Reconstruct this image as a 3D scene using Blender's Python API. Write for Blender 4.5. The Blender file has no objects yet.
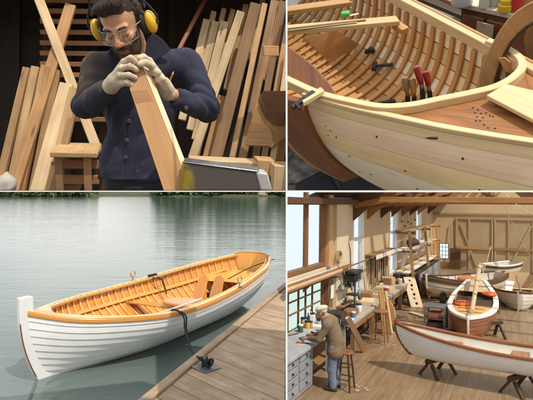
import bpy, bmesh, math, random
import numpy as np
from mathutils import Vector, Matrix, noise
C = bpy.context.scene
random.seed(7); RND = np.random.RandomState(11)
R_ = math.radians
# ------------------------------------------------------------------ camera
F = 500.0; CX = 286.6; CY = 191.0          # focal length and principal point in pixels of the 533 x 400 photo
cam = bpy.data.cameras.new('camera'); cam_o = bpy.data.objects.new('camera', cam); C.collection.objects.link(cam_o)
cam.sensor_width = 36.0; cam.lens = 36.0 * F / 533.0
cam.shift_x = -(CX - 266.5) / 533.0; cam.shift_y = -(200.0 - CY) / 533.0
cam.clip_start = 0.05; cam.clip_end = 3000
cam_o.rotation_euler = (R_(90), 0, 0); C.camera = cam_o
# ------------------------------------------------------------------ daylight
SUN_AZ, SUN_EL = R_(141), R_(54)           # azimuth clockwise from +Y
w = bpy.data.worlds.new('World'); C.world = w; w.use_nodes = True
nt = w.node_tree; nt.nodes.clear()
def N(t, nt_, **k):
    n = nt_.nodes.new(t)
    for a, b in k.items(): setattr(n, a, b)
    return n
wo = N('ShaderNodeOutputWorld', nt); bg = N('ShaderNodeBackground', nt); bg.inputs[1].default_value = 0.13
sky = N('ShaderNodeTexSky', nt, sky_type='NISHITA', sun_disc=False, sun_elevation=SUN_EL, sun_rotation=SUN_AZ)
sky.air_density = 1.0; sky.dust_density = 2.0; sky.ozone_density = 1.0
tc = N('ShaderNodeTexCoord', nt); mp = N('ShaderNodeMapping', nt); mp.inputs['Scale'].default_value = (1.0, 1.0, 3.0)
nz = N('ShaderNodeTexNoise', nt); nz.inputs['Scale'].default_value = 2.2; nz.inputs['Detail'].default_value = 7
cr = N('ShaderNodeValToRGB', nt); cr.color_ramp.elements[0].position = .30; cr.color_ramp.elements[1].position = .52
mxw = N('ShaderNodeMixRGB', nt); mxw.inputs[2].default_value = (8.6, 8.5, 8.1, 1)
nt.links.new(tc.outputs['Generated'], mp.inputs[0]); nt.links.new(mp.outputs[0], nz.inputs['Vector'])
nt.links.new(nz.outputs[0], cr.inputs[0]); nt.links.new(cr.outputs[0], mxw.inputs[0])
nt.links.new(sky.outputs[0], mxw.inputs[1]); nt.links.new(mxw.outputs[0], bg.inputs[0]); nt.links.new(bg.outputs[0], wo.inputs[0])
sl = bpy.data.lights.new('sun', 'SUN'); sl.energy = 3.3; sl.angle = R_(0.6); sl.color = (1.0, .93, .82)
so = bpy.data.objects.new('sun', sl); C.collection.objects.link(so)
_d = Vector((math.sin(SUN_AZ) * math.cos(SUN_EL), math.cos(SUN_AZ) * math.cos(SUN_EL), math.sin(SUN_EL)))
so.rotation_euler = (-_d).to_track_quat('-Z', 'Y').to_euler(); so.location = _d * 40
C.view_settings.view_transform = 'Standard'; C.view_settings.look = 'None'; C.view_settings.exposure = 0.12
C.view_settings.gamma = 1.0; C.view_settings.use_curve_mapping = False
C.cycles.use_denoising = True; C.cycles.max_bounces = 6

# ------------------------------------------------------------------ frames: four sets round one viewpoint
def ray(px, py): return np.array([(px - CX) / F, 1.0, -(py - CY) / F])
class Frame:
    """a set with its own level floor: local +Y runs away from the viewer, Z is up in the set"""
    def __init__(s, px, py, pitch, clip=()):
        c = ray(px, py); yaw = math.atan2(c[0], c[1]); el = math.atan2(c[2], math.hypot(c[0], c[1])); a = R_(pitch) - el
        rz = np.array([[math.cos(yaw), -math.sin(yaw), 0], [math.sin(yaw), math.cos(yaw), 0], [0, 0, 1]])
        rx = np.array([[1, 0, 0], [0, math.cos(a), -math.sin(a)], [0, math.sin(a), math.cos(a)]])
        s.W = rx @ rz; s.M = Matrix(s.W.T.tolist()).to_4x4()
        s.clip = [(Vector((s.W @ np.array(co)).tolist()), Vector((s.W @ np.array(no)).tolist())) for co, no in clip]
    def z(s, px, py, z): r = s.W @ ray(px, py); return Vector((r * (z / r[2])).tolist())
    def y(s, px, py, y): r = s.W @ ray(px, py); return Vector((r * (y / r[1])).tolist())
    def x(s, px, py, x): r = s.W @ ray(px, py); return Vector((r * (x / r[0])).tolist())
class World_:
    M = Matrix.Identity(4); clip = []
    W = np.eye(3)
WORLD = World_()
def un(px, py, z): r = ray(px, py); return Vector((r * (z / r[2])).tolist())

# ------------------------------------------------------------------ materials
def mat(name):
    m = bpy.data.materials.new(name); m.use_nodes = True; t = m.node_tree
    return m, t, t.nodes['Principled BSDF']
def L(t, a, b): t.links.new(a, b)
def wood(name, c1, c2, rough=.55, grain=1.0, coat=0.0, var=.18, bump=.15, rings=.5, knots=0.0):
    m, t, p = mat(name)
    uv = N('ShaderNodeUVMap', t); oi = N('ShaderNodeObjectInfo', t)
    ad = N('ShaderNodeVectorMath', t, operation='ADD'); cm = N('ShaderNodeCombineXYZ', t)
    mu = N('ShaderNodeMath', t, operation='MULTIPLY'); mu.inputs[1].default_value = 37.0
    L(t, oi.outputs['Random'], mu.inputs[0]); L(t, mu.outputs[0], cm.inputs[0]); L(t, mu.outputs[0], cm.inputs[1])
    L(t, uv.outputs[0], ad.inputs[0]); L(t, cm.outputs[0], ad.inputs[1])
    m1 = N('ShaderNodeMapping', t); m1.inputs['Scale'].default_value = (1.6 * grain, 55 * grain, 1); L(t, ad.outputs[0], m1.inputs[0])
    n1 = N('ShaderNodeTexNoise', t); n1.inputs['Scale'].default_value = 1.0; n1.inputs['Detail'].default_value = 6; n1.inputs['Distortion'].default_value = .6
    L(t, m1.outputs[0], n1.inputs['Vector'])
    m2 = N('ShaderNodeMapping', t); m2.inputs['Scale'].default_value = (.9 * grain, 9 * grain, 1); L(t, ad.outputs[0], m2.inputs[0])
    n2 = N('ShaderNodeTexNoise', t); n2.inputs['Scale'].default_value = 1.0; n2.inputs['Detail'].default_value = 3; n2.inputs['Distortion'].default_value = 1.5
    L(t, m2.outputs[0], n2.inputs['Vector'])
    mm = N('ShaderNodeMixRGB', t); mm.inputs[0].default_value = rings; L(t, n1.outputs[0], mm.inputs[1]); L(t, n2.outputs[0], mm.inputs[2])
    r = N('ShaderNodeValToRGB', t); r.color_ramp.elements[0].position = .33; r.color_ramp.elements[1].position = .66
    r.color_ramp.elements[0].color = (*c1, 1); r.color_ramp.elements[1].color = (*c2, 1); L(t, mm.outputs[0], r.inputs[0])
    if knots:
        m3 = N('ShaderNodeMapping', t); m3.inputs['Scale'].default_value = (2.6, 11, 1); L(t, ad.outputs[0], m3.inputs[0])
        vo = N('ShaderNodeTexVoronoi', t); vo.inputs['Scale'].default_value = 1.0; L(t, m3.outputs[0], vo.inputs['Vector'])
        k1 = N('ShaderNodeValToRGB', t); k1.color_ramp.elements[0].position = .05; k1.color_ramp.elements[1].position = .13; k1.color_ramp.elements[0].color = (.25, .2, .18, 1); k1.color_ramp.elements[1].color = (1, 1, 1, 1)
        L(t, vo.outputs['Distance'], k1.inputs[0]); n3 = N('ShaderNodeTexNoise', t); n3.inputs['Scale'].default_value = 3.5; n3.inputs['Detail'].default_value = 8; L(t, ad.outputs[0], n3.inputs['Vector'])
        k2 = N('ShaderNodeValToRGB', t); k2.color_ramp.elements[0].position = .32; k2.color_ramp.elements[1].position = .62; k2.color_ramp.elements[0].color = (.55, .5, .46, 1); k2.color_ramp.elements[1].color = (1, 1, 1, 1); L(t, n3.outputs[0], k2.inputs[0])
        q1 = N('ShaderNodeMixRGB', t, blend_type='MULTIPLY'); q1.inputs[0].default_value = knots; L(t, r.outputs[0], q1.inputs[1]); L(t, k1.outputs[0], q1.inputs[2])
        q2 = N('ShaderNodeMixRGB', t, blend_type='MULTIPLY'); q2.inputs[0].default_value = knots; L(t, q1.outputs[0], q2.inputs[1]); L(t, k2.outputs[0], q2.inputs[2]); r = q2
    hs = N('ShaderNodeHueSaturation', t); mr = N('ShaderNodeMapRange', t)
    mr.inputs[3].default_value = 1 - var; mr.inputs[4].default_value = 1 + var
    L(t, oi.outputs['Random'], mr.inputs[0]); L(t, mr.outputs[0], hs.inputs['Value']); L(t, r.outputs[0], hs.inputs['Color'])
    L(t, hs.outputs[0], p.inputs['Base Color']); p.inputs['Roughness'].default_value = rough
    p.inputs['Coat Weight'].default_value = coat; p.inputs['Coat Roughness'].default_value = .12
    b = N('ShaderNodeBump', t); b.inputs['Strength'].default_value = bump; b.inputs['Distance'].default_value = .002
    L(t, n1.outputs[0], b.inputs['Height']); L(t, b.outputs[0], p.inputs['Normal'])
    return m
def plain(name, c, rough=.6, metal=0.0, vary=.25, scale=8.0, bump=0.0, coat=0.0, bscale=None, dist=.003):
    """paint, cloth, metal: colour with a slow uneven mottling"""
    m, t, p = mat(name)
    tc = N('ShaderNodeTexCoord', t); n = N('ShaderNodeTexNoise', t); n.inputs['Scale'].default_value = scale; n.inputs['Detail'].default_value = 6
    L(t, tc.outputs['Object'], n.inputs['Vector'])
    r = N('ShaderNodeValToRGB', t); r.color_ramp.elements[0].position = .3; r.color_ramp.elements[1].position = .7
    r.color_ramp.elements[0].color = (*[x * (1 - vary) for x in c], 1); r.color_ramp.elements[1].color = (*[min(.95, x * (1 + vary * .6)) for x in c], 1)
    L(t, n.outputs[0], r.inputs[0]); L(t, r.outputs[0], p.inputs['Base Color'])
    p.inputs['Roughness'].default_value = rough; p.inputs['Metallic'].default_value = metal; p.inputs['Coat Weight'].default_value = coat
    if bump:
        n2 = N('ShaderNodeTexNoise', t); n2.inputs['Scale'].default_value = bscale or scale * 8; n2.inputs['Detail'].default_value = 5
        L(t, tc.outputs['Object'], n2.inputs['Vector'])
        b = N('ShaderNodeBump', t); b.inputs['Strength'].default_value = bump; b.inputs['Distance'].default_value = dist
        L(t, n2.outputs[0], b.inputs['Height']); L(t, b.outputs[0], p.inputs['Normal'])
    return m
def vcol(name, rough=.5, bump=.1, bscale=300, sss=0.0):
    m, t, p = mat(name); a = N('ShaderNodeVertexColor', t); a.layer_name = 'Col'
    tc = N('ShaderNodeTexCoord', t); n = N('ShaderNodeTexNoise', t); n.inputs['Scale'].default_value = bscale
    L(t, tc.outputs['Object'], n.inputs['Vector']); b = N('ShaderNodeBump', t); b.inputs['Strength'].default_value = bump; b.inputs['Distance'].default_value = .002
    L(t, n.outputs[0], b.inputs['Height']); L(t, b.outputs[0], p.inputs['Normal'])
    L(t, a.outputs[0], p.inputs['Base Color']); p.inputs['Roughness'].default_value = rough
    p.inputs['Subsurface Weight'].default_value = sss; p.inputs['Subsurface Radius'].default_value = (.01, .004, .002)
    return m

# ------------------------------------------------------------------ mesh builder
V3 = Vector
class MB:
    def __init__(s): s.v = []; s.f = []; s.uv = []; s.col = None
    def face(s, pts, uv=None):
        i = len(s.v); s.v += [tuple(p) for p in pts]; s.f.append(tuple(range(i, i + len(pts))))
        if uv is None:
            a = V3(pts[1]) - V3(pts[0]); c = V3(pts[2]) - V3(pts[1])
            uv = [((V3(p) - V3(pts[0])).length, 0) for p in pts]
            a = V3(pts[1]) - V3(pts[0]); u = a.normalized() if a.length > 1e-9 else V3((1, 0, 0))
            n = a.cross(V3(pts[-1]) - V3(pts[0])); vv = n.cross(u).normalized() if n.length > 1e-12 else V3((0, 1, 0))
            uv = [((V3(p) - V3(pts[0])).dot(u), (V3(p) - V3(pts[0])).dot(vv)) for p in pts]
        s.uv.append(uv); return s
    def bar(s, p0, p1, w, h, up=(0, 0, 1), w1=None, h1=None):
        p0 = V3(p0); p1 = V3(p1); d = p1 - p0; Ln = d.length; d = d / Ln; up = V3(up)
        if abs(d.dot(up)) > .995: up = V3((0, 1, 0)) if abs(d.y) < .9 else V3((1, 0, 0))
        x = d.cross(up).normalized(); y = x.cross(d).normalized(); w1 = w if w1 is None else w1; h1 = h if h1 is None else h1
        A = [p0 + x * (a * w / 2) + y * (b * h / 2) for a, b in ((-1, -1), (1, -1), (1, 1), (-1, 1))]
        B = [p1 + x * (a * w1 / 2) + y * (b * h1 / 2) for a, b in ((-1, -1), (1, -1), (1, 1), (-1, 1))]
        o = random.random() * 20; q = random.random() * 20
        for i in range(4):
            j = (i + 1) % 4; e = w if i % 2 == 0 else h; k = q + i * .37
            s.face([A[i], A[j], B[j], B[i]], [(o, k), (o, k + e), (o + Ln, k + e), (o + Ln, k)])
        s.face(A[::-1]); s.face(B); return s
    def box(s, c, size, rz=0.0):
        c = V3(c); m = Matrix.Rotation(rz, 3, 'Z'); k = max(range(3), key=lambda i: size[i])
        ax = [m @ V3((1, 0, 0)), m @ V3((0, 1, 0)), V3((0, 0, 1))]
        if k == 2: s.bar(c - ax[2] * size[2] / 2, c + ax[2] * size[2] / 2, size[0], size[1], ax[1])
        elif k == 0: s.bar(c - ax[0] * size[0] / 2, c + ax[0] * size[0] / 2, size[1], size[2])
        else: s.bar(c - ax[1] * size[1] / 2, c + ax[1] * size[1] / 2, size[0], size[2])
        return s
    def prism(s, poly, off, grain=None):
        poly = [V3(p) for p in poly]; off = V3(off); q = [p + off for p in poly]
        g = V3(grain).normalized() if grain else max(((poly[(i + 1) % len(poly)] - poly[i]) for i in range(len(poly))), key=lambda d: d.length).normalized()
        nrm = off.normalized(); g = (g - nrm * g.dot(nrm)).normalized(); v = nrm.cross(g); o = random.random() * 20
        f = lambda p: (o + (p - poly[0]).dot(g), o + (p - poly[0]).dot(v))
        s.face(poly[::-1], [f(p) for p in poly[::-1]]); s.face(q, [f(p) for p in q])
        for i in range(len(poly)):
            j = (i + 1) % len(poly); e = (poly[j] - poly[i]).length
            s.face([poly[i], poly[j], q[j], q[i]], [(o, o), (o + e, o), (o + e, o + off.length), (o, o + off.length)])
        return s
    def loft(s, secs, closed=False, caps=False, swap=False):
        secs = [[V3(p) for p in a] for a in secs]; n = len(secs[0]); o = random.random() * 20; u = o
        for a, b in zip(secs[:-1], secs[1:]):
            du = sum((b[i] - a[i]).length for i in range(n)) / n; v = 0
            for i in range(n if closed else n - 1):
                j = (i + 1) % n; dv = max((a[j] - a[i]).length, (b[j] - b[i]).length)
                uv = [(u, v), (u, v + dv), (u + du, v + dv), (u + du, v)]
                if swap: uv = [(y, x) for x, y in uv]
                s.face([a[i], a[j], b[j], b[i]], uv); v += dv
            u += du
        if caps: s.face(secs[0][::-1]); s.face(secs[-1])
        return s
    def tube(s, pts, r, n=8, caps=True):
        pts = [V3(p) for p in pts]; rs = r if isinstance(r, (list, tuple)) else [r] * len(pts); secs = []; pu = None
        for i, p in enumerate(pts):
            d = (pts[min(i + 1, len(pts) - 1)] - pts[max(i - 1, 0)]).normalized()
            if pu is None: pu = d.orthogonal().normalized()
            x = (pu - d * pu.dot(d)).normalized(); y = d.cross(x); pu = x
            secs.append([p + (x * math.cos(2 * math.pi * k / n) + y * math.sin(2 * math.pi * k / n)) * rs[i] for k in range(n)])
        return s.loft(secs, closed=True, caps=caps)
    def lathe(s, prof, c=(0, 0, 0), axis=(0, 0, 1), n=16):
        c = V3(c); q = V3((0, 0, 1)).rotation_difference(V3(axis)); secs = []
        for r, z in prof:
            secs.append([c + q @ V3((max(r, 1e-5) * math.cos(2 * math.pi * k / n), max(r, 1e-5) * math.sin(2 * math.pi * k / n), z)) for k in range(n)])
        return s.loft(secs, closed=True, caps=True)
    def surf(s, vv, ff, col=None):
        i = len(s.v); s.v += [tuple(p) for p in vv]
        for f in ff: s.f.append(tuple(int(k) + i for k in f)); s.uv.append([(vv[k][0], vv[k][2]) for k in f])
        if col is not None: s.col = col
        return s
    def tr(s, m): s.v = [tuple(m @ V3(p)) for p in s.v]; return s

ORG = {}; SET = {}
def obj(name, mb, m, parent=None, S=WORLD, origin=None, smooth=35, bevel=0, merge=True, clip=True):
    """one mesh object; vertices are given in the coordinates of set S"""
    if parent is not None: org = ORG[parent.name]; S = SET[parent.name]
    else:
        if origin is None:
            a = np.array(mb.v); origin = ((a[:, 0].min() + a[:, 0].max()) / 2, (a[:, 1].min() + a[:, 1].max()) / 2, a[:, 2].min())
        org = V3(origin)
    me = bpy.data.meshes.new(name); me.from_pydata(mb.v, [], mb.f); me.uv_layers.new(name='UVMap')
    flat = [c for u in mb.uv for p in u for c in p]; me.uv_layers[0].data.foreach_set('uv', flat)
    if mb.col is not None:
        at = me.color_attributes.new('Col', 'FLOAT_COLOR', 'POINT')
        at.data.foreach_set('color', np.c_[mb.col, np.ones(len(mb.col))].astype(np.float32).ravel())
    bm = bmesh.new(); bm.from_mesh(me)
    if merge: bmesh.ops.remove_doubles(bm, verts=bm.verts, dist=2e-5)
    bmesh.ops.recalc_face_normals(bm, faces=bm.faces)
    if clip:
        for co, no in S.clip:
            r = bmesh.ops.bisect_plane(bm, geom=bm.verts[:] + bm.edges[:] + bm.faces[:], plane_co=co, plane_no=no, clear_outer=True, dist=1e-6)
            ed = [e for e in r['geom_cut'] if isinstance(e, bmesh.types.BMEdge)]
            if ed:
                try: bmesh.ops.holes_fill(bm, edges=ed, sides=0)
                except Exception: pass
    if not bm.verts: print('EMPTY AFTER CLIP', name)
    bmesh.ops.translate(bm, verts=bm.verts, vec=-org); bm.to_mesh(me); bm.free()
    if smooth:
        me.shade_smooth(); me.set_sharp_from_angle(angle=R_(smooth))
    me.materials.append(m)
    o = bpy.data.objects.new(name, me); C.collection.objects.link(o)
    if parent is not None: o.parent = parent
    else: o.matrix_world = S.M @ Matrix.Translation(org)
    ORG[o.name] = org; SET[o.name] = S
    if bevel:
        b = o.modifiers.new('edge', 'BEVEL'); b.width = bevel; b.segments = 2; b.limit_method = 'ANGLE'; b.angle_limit = R_(40)
    return o
def tag(o, label, cat, group=None, kind=None):
    o['label'] = label; o['category'] = cat
    if group: o['group'] = group
    if kind: o['kind'] = kind
    return o
def thing(name, label, cat, org, S=WORLD, group=None):
    o = bpy.data.objects.new(name, None); C.collection.objects.link(o); o.empty_display_size = .1
    o.matrix_world = S.M @ Matrix.Translation(V3(org)); ORG[o.name] = V3(org); SET[o.name] = S
    return tag(o, label, cat, group)
def struct(name, mb, m, S=WORLD, **k):
    o = obj(name, mb, m, None, S, **k); o['kind'] = 'structure'; return o
def copy_tree(o, parent=None):
    c = o.copy(); C.collection.objects.link(c)
    if parent is not None: c.parent = parent
    ORG[c.name] = ORG[o.name]; SET[c.name] = SET[o.name]
    for ch in list(o.children): copy_tree(ch, c)
    return c
def place(o, org, rz=0.0, S=None):
    S = S or SET[o.name]; o.matrix_world = S.M @ Matrix.Translation(V3(org)) @ Matrix.Rotation(rz, 4, 'Z')
def lin(a, b, n): return [a + (b - a) * i / (n - 1) for i in range(n)]
def spl(pts):
    """smooth interpolation through (x, y) knots"""
    xs = np.array([p[0] for p in pts], float); ys = np.array([p[1] for p in pts], float); m = np.gradient(ys, xs)
    def f(x):
        x = min(max(x, xs[0]), xs[-1]); i = min(int(np.searchsorted(xs, x, 'right')) - 1, len(xs) - 2); h = xs[i + 1] - xs[i]; t = (x - xs[i]) / h
        return float((2*t**3 - 3*t*t + 1) * ys[i] + (t**3 - 2*t*t + t) * h * m[i] + (-2*t**3 + 3*t*t) * ys[i + 1] + (t**3 - t*t) * h * m[i + 1])
    return f
def curve3(pts, n):
    """smooth resampling of a 3D polyline"""
    P = [V3(p) for p in pts]; d = [0]
    for a, b in zip(P[:-1], P[1:]): d.append(d[-1] + (b - a).length)
    fs = [spl([(d[i], P[i][k]) for i in range(len(P))]) for k in range(3)]
    return [V3([f(d[-1] * i / (n - 1)) for f in fs]) for i in range(n)]

# ------------------------------------------------------------------ smooth solids (distance field -> mesh) for bodies, cloth and hands
def snet(f, lo, hi, h):
    ax = [np.arange(lo[k], hi[k] + h, h) for k in range(3)]
    P = np.stack(np.meshgrid(*ax, indexing='ij'), -1).astype(np.float32); Vv = f(P).astype(np.float32); s = Vv < 0
    nx, ny, nz_ = s.shape; acc = np.zeros((nx - 1, ny - 1, nz_ - 1, 3), np.float32); cnt = np.zeros((nx - 1, ny - 1, nz_ - 1), np.float32)
    cor = [(0, 0, 0), (1, 0, 0), (0, 1, 0), (1, 1, 0), (0, 0, 1), (1, 0, 1), (0, 1, 1), (1, 1, 1)]
    sl_ = lambda A, c: A[c[0]:c[0] + nx - 1, c[1]:c[1] + ny - 1, c[2]:c[2] + nz_ - 1]
    for a in range(8):
        for b in range(a + 1, 8):
            if sum(abs(cor[a][k] - cor[b][k]) for k in range(3)) != 1: continue
            va, vb = sl_(Vv, cor[a]), sl_(Vv, cor[b]); x = (va < 0) != (vb < 0)
            t = np.where(x, va / np.where(va == vb, 1, va - vb), 0)[..., None]
            acc += np.where(x[..., None], sl_(P, cor[a]) * (1 - t) + sl_(P, cor[b]) * t, 0); cnt += x
    act = cnt > 0; idx = -np.ones(act.shape, np.int64); idx[act] = np.arange(act.sum()); verts = acc[act] / cnt[act][:, None]; faces = []
    for k in range(3):
        u, v = [(1, 2), (2, 0), (0, 1)][k]; A = s; n = [nx, ny, nz_]
        s0 = [slice(0, None)] * 3; s1 = [slice(0, None)] * 3; s0[k] = slice(0, n[k] - 1); s1[k] = slice(1, n[k]); a0 = A[tuple(s0)]; a1 = A[tuple(s1)]
        I = np.argwhere(a0 != a1)
        I = I[(I[:, u] > 0) & (I[:, v] > 0) & (I[:, u] < n[u] - 1) & (I[:, v] < n[v] - 1)]
        if not len(I): continue
        def g(du, dv): J = I.copy(); J[:, u] += du; J[:, v] += dv; return idx[J[:, 0], J[:, 1], J[:, 2]]
        q = np.stack([g(-1, -1), g(0, -1), g(0, 0), g(-1, 0)], 1); ins = a0[I[:, 0], I[:, 1], I[:, 2]]
        q[~ins] = q[~ins][:, ::-1]; faces.append(q[(q >= 0).all(1)])
    return verts, np.concatenate(faces)
def cap(P, a, b, ra, rb=None):
    rb = ra if rb is None else rb; a = np.array(a, np.float32); b = np.array(b, np.float32); d = b - a
    t = np.clip(((P - a) @ d) / (d @ d), 0, 1); return np.linalg.norm(P - a - t[..., None] * d, axis=-1) - (ra + (rb - ra) * t)
def ell(P, c, r, rot=None):
    q = P - np.array(c, np.float32)
    if rot is not None: q = q @ np.array(rot, np.float32)
    r = np.array(r, np.float32); k = np.linalg.norm(q / r, axis=-1); k2 = np.linalg.norm(q / (r * r), axis=-1)
    return k * (k - 1) / np.maximum(k2, 1e-6)
def smin(a, b, k): h = np.clip(.5 + .5 * (b - a) / k, 0, 1); return b + (a - b) * h - k * h * (1 - h)
def smax(a, b, k): return -smin(-a, -b, k)
def wob(P, sc, seed=0):
    """cheap smooth wrinkle field"""
    r = np.random.RandomState(seed); o = 0
    for i in range(7):
        d = r.normal(size=3); d /= np.linalg.norm(d); o = o + np.sin((P @ d.astype(np.float32)) * sc * (0.6 + r.rand()) + r.rand() * 6.28 + 1.3 * np.sin((P @ r.normal(size=3).astype(np.float32)) * sc * .5))
    return o / 7

# ------------------------------------------------------------------ shared materials
white_trim = plain('white_trim', (.82, .82, .82), .6, vary=.02)
pine = wood('pale_pine', (.42, .25, .11), (.62, .43, .23), .6)
pine_warm = wood('warm_pine', (.36, .18, .065), (.52, .31, .13), .6)
pine_pale = wood('bleached_pine', (.50, .36, .20), (.68, .53, .34), .62)
oak = wood('brown_board', (.20, .10, .045), (.32, .18, .085), .65)
mahog = wood('mahogany', (.15, .045, .016), (.27, .095, .035), .4, coat=.25)
walnut = wood('dark_timber', (.035, .018, .010), (.07, .038, .02), .7)
varnish = wood('orange_varnish', (.58, .25, .045), (.74, .40, .095), .3, coat=.5)
varnish_lt = wood('yellow_varnish', (.66, .36, .09), (.80, .50, .17), .3, coat=.5)
varnish_dk = wood('red_varnish', (.46, .165, .024), (.62, .275, .05), .3, coat=.5)
hull_white = plain('white_boat_paint', (.76, .76, .75), .32, vary=.05, scale=3, coat=.3)
steel = plain('worn_steel', (.42, .42, .43), .35, 1.0, vary=.3, scale=20)
dark_steel = plain('dark_iron', (.06, .06, .065), .45, .7, vary=.4, scale=25)
black_rubber = plain('black_rubber', (.015, .015, .017), .55, vary=.3)
black_rope = plain('black_rope', (.012, .012, .016), .8, vary=.4, scale=60, bump=.5, bscale=260)
brass = plain('brass', (.60, .38, .12), .3, 1.0)

# ================================================================== divider between the four places
dv = thing('display_divider', 'thin white cross-shaped divider standing between the four scenes', 'divider', (0, 1.35, 0))
pt = .0056
obj('shelf_edge', MB().box((-1.3, 1.352, -.0007), (2.595, .010, .0026)), white_trim, dv)
obj('shelf_edge', MB().box((1.3, 1.352, -.0009), (2.595, .010, .0046)), white_trim, dv)
obj('upright', MB().box((0, 1.352, .6), (.0045, .0096, 1.199)), white_trim, dv)
obj('upright', MB().box((0, 1.352, -.6), (.0045, .0096, 1.199)), white_trim, dv)

# ================================================================== the lake
LZ = -2.5
def water_mat():
    m, t, p = mat('lake_water'); g = N('ShaderNodeNewGeometry', t)
    m1 = N('ShaderNodeMapping', t); m1.inputs['Scale'].default_value = (.95, 3.4, 1); L(t, g.outputs['Position'], m1.inputs[0])
    n1 = N('ShaderNodeTexNoise', t); n1.inputs['Scale'].default_value = 1.0; n1.inputs['Detail'].default_value = 5; n1.inputs['Roughness'].default_value = .55; n1.inputs['Distortion'].default_value = .4
    L(t, m1.outputs[0], n1.inputs['Vector'])
    m2 = N('ShaderNodeMapping', t); m2.inputs['Scale'].default_value = (.12, .3, 1); L(t, g.outputs['Position'], m2.inputs[0])
    n2 = N('ShaderNodeTexNoise', t); n2.inputs['Scale'].default_value = 1.0; n2.inputs['Detail'].default_value = 3; L(t, m2.outputs[0], n2.inputs['Vector'])
    b = N('ShaderNodeBump', t); b.inputs['Strength'].default_value = .12; b.inputs['Distance'].default_value = .11; L(t, n1.outputs[0], b.inputs['Height'])
    b2 = N('ShaderNodeBump', t); b2.inputs['Strength'].default_value = .13; b2.inputs['Distance'].default_value = .25; L(t, n2.outputs[0], b2.inputs['Height']); L(t, b.outputs[0], b2.inputs['Normal'])
    L(t, b2.outputs[0], p.inputs['Normal'])
    p.inputs['Base Color'].default_value = (.105, .140, .132, 1); p.inputs['Roughness'].default_value = .04; p.inputs['IOR'].default_value = 1.55
    return m
# the shore runs along the outside of the workshop wall (set BR below), which leans away to the right
BR = Frame(517, 206, 0, clip=[((.0035, 0, 0), (-1, 0, 0))])
def br_w(x, y): v = BR.M @ V3((x, y, 0)); return (v.x, v.y, LZ)
wa = br_w(-5.75, 12.7); wb = br_w(-5.75, 31.0)
lake = MB().face([(-160, 1.8, LZ), (0, 1.8, LZ), (0, wa[1] + .5, LZ), wb, (320, wb[1] + 40, LZ), (320, 232, LZ), (-160, 232, LZ)])
struct('lake', lake, water_mat())
soil = plain('bank_soil', (.055, .06, .03), .9, vary=.4, scale=.4)
bank = MB()
for x0 in range(-160, 320, 20):
    y0 = [229 + 4 * math.sin(x * .07) + 3 * math.sin(x * .19 + 2) for x in (x0, x0 + 20)]
    bank.face([(x0, y0[0], LZ + .02), (x0 + 20, y0[1], LZ + .02), (x0 + 20, y0[1] + 3, LZ + .9), (x0, y0[0] + 3, LZ + .9)])
    bank.face([(x0, y0[0] + 3, LZ + .9), (x0 + 20, y0[1] + 3, LZ + .9), (x0 + 20, 420, LZ + 4), (x0, 420, LZ + 4)])
struct('far_bank', bank, soil)
gm = plain('ground_soil', (.10, .085, .06), .9, vary=.3, scale=.5)
struct('ground', MB().face([(-900, -300, -5.2), (900, -300, -5.2), (900, 900, -5.2), (-900, 900, -5.2)]), gm)
hm = plain('wooded_hill', (.045, .085, .06), .95, vary=.35, scale=.05)  # distance haze put into the hill colour as bluish green
hill = MB(); xs = list(range(-520, 521, 20))
prof = lambda x, k: 6.5 + 2 * math.sin(x * .012 + k) + 1 * math.sin(x * .05 + 2 * k)
rows = []
for j, (yy, q) in enumerate(((430, 0), (520, .8), (620, 1.0), (760, .2))):
    rows.append([(x, yy, -5 + q * prof(x, 1.0) * 1.0 + 2.5 * math.sin(x * .3 + j)) for x in xs])
struct('hills', hill.loft(rows), hm)

def leaf_mat(name, c):
    m, t, p = mat(name); oi = N('ShaderNodeNewGeometry', t); r = N('ShaderNodeValToRGB', t)
    r.color_ramp.elements[0].color = (*[x * .6 for x in c], 1); r.color_ramp.elements[1].color = (*[x * 1.5 for x in c], 1)
    L(t, oi.outputs['Random Per Island'], r.inputs[0]); L(t, r.outputs[0], p.inputs['Base Color']); p.inputs['Roughness'].default_value = .7
    return m
def treeline(name, spots, m, seed):
    """a far wood: hundreds of crowns of leaf clumps"""
    rr = np.random.RandomState(seed); mb = MB()
    for (x, y, hh, wd) in spots:
        z0 = LZ + .6
        mb.bar((x, y, z0 - .4), (x, y, z0 + hh * .6), .45, .45, w1=.2, h1=.2)
        n = 150
        for k in range(n):
            q = rr.rand(); a = rr.rand() * 6.28; rad = wd * (1 - q ** 1.6) * (.35 + .65 * math.sqrt(rr.rand())) + .2
            c = np.array([x + rad * math.cos(a), y + rad * math.sin(a), z0 + hh * (.06 + .94 * q)]); e = .9 + .8 * rr.rand()
            d = rr.normal(size=(2, 3)); d /= np.linalg.norm(d, axis=1)[:, None]
            mb.face([c + e * d[0], c + e * d[1], c - e * d[0], c - e * d[1]])
    o = obj(name, mb, m, merge=False, smooth=0); return o
sp = []; r0 = np.random.RandomState(5)
for i in range(70):                                       # left shore, nearer
    t = r0.rand(); sp.append((-150 + 57 * t + r0.normal() * 1.5, 226 + 16 * r0.rand() - 2 * t, 2.6 + 1.8 * r0.rand() + 5 * (t < .18), 2.0 + 1.0 * r0.rand()))
o = treeline('shore_woods', sp, leaf_mat('shore_leaves', (.050, .085, .022)), 1); tag(o, 'dark green woods lining the far left shore of the lake', 'woods', kind='stuff')
sp = []
for i in range(46): t = r0.rand(); sp.append((-61 + 22 * t, 234 + 10 * r0.rand(), (11 + 10 * r0.rand()) * (.75 + .5 * math.sin(3.1 * t)), 3.2 + 1.8 * r0.rand()))
o = treeline('island_woods', sp, leaf_mat('island_leaves', (.045, .082, .022)), 2); tag(o, 'clump of green trees jutting into the middle of the far shore', 'woods', kind='stuff')
sp = []
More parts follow.
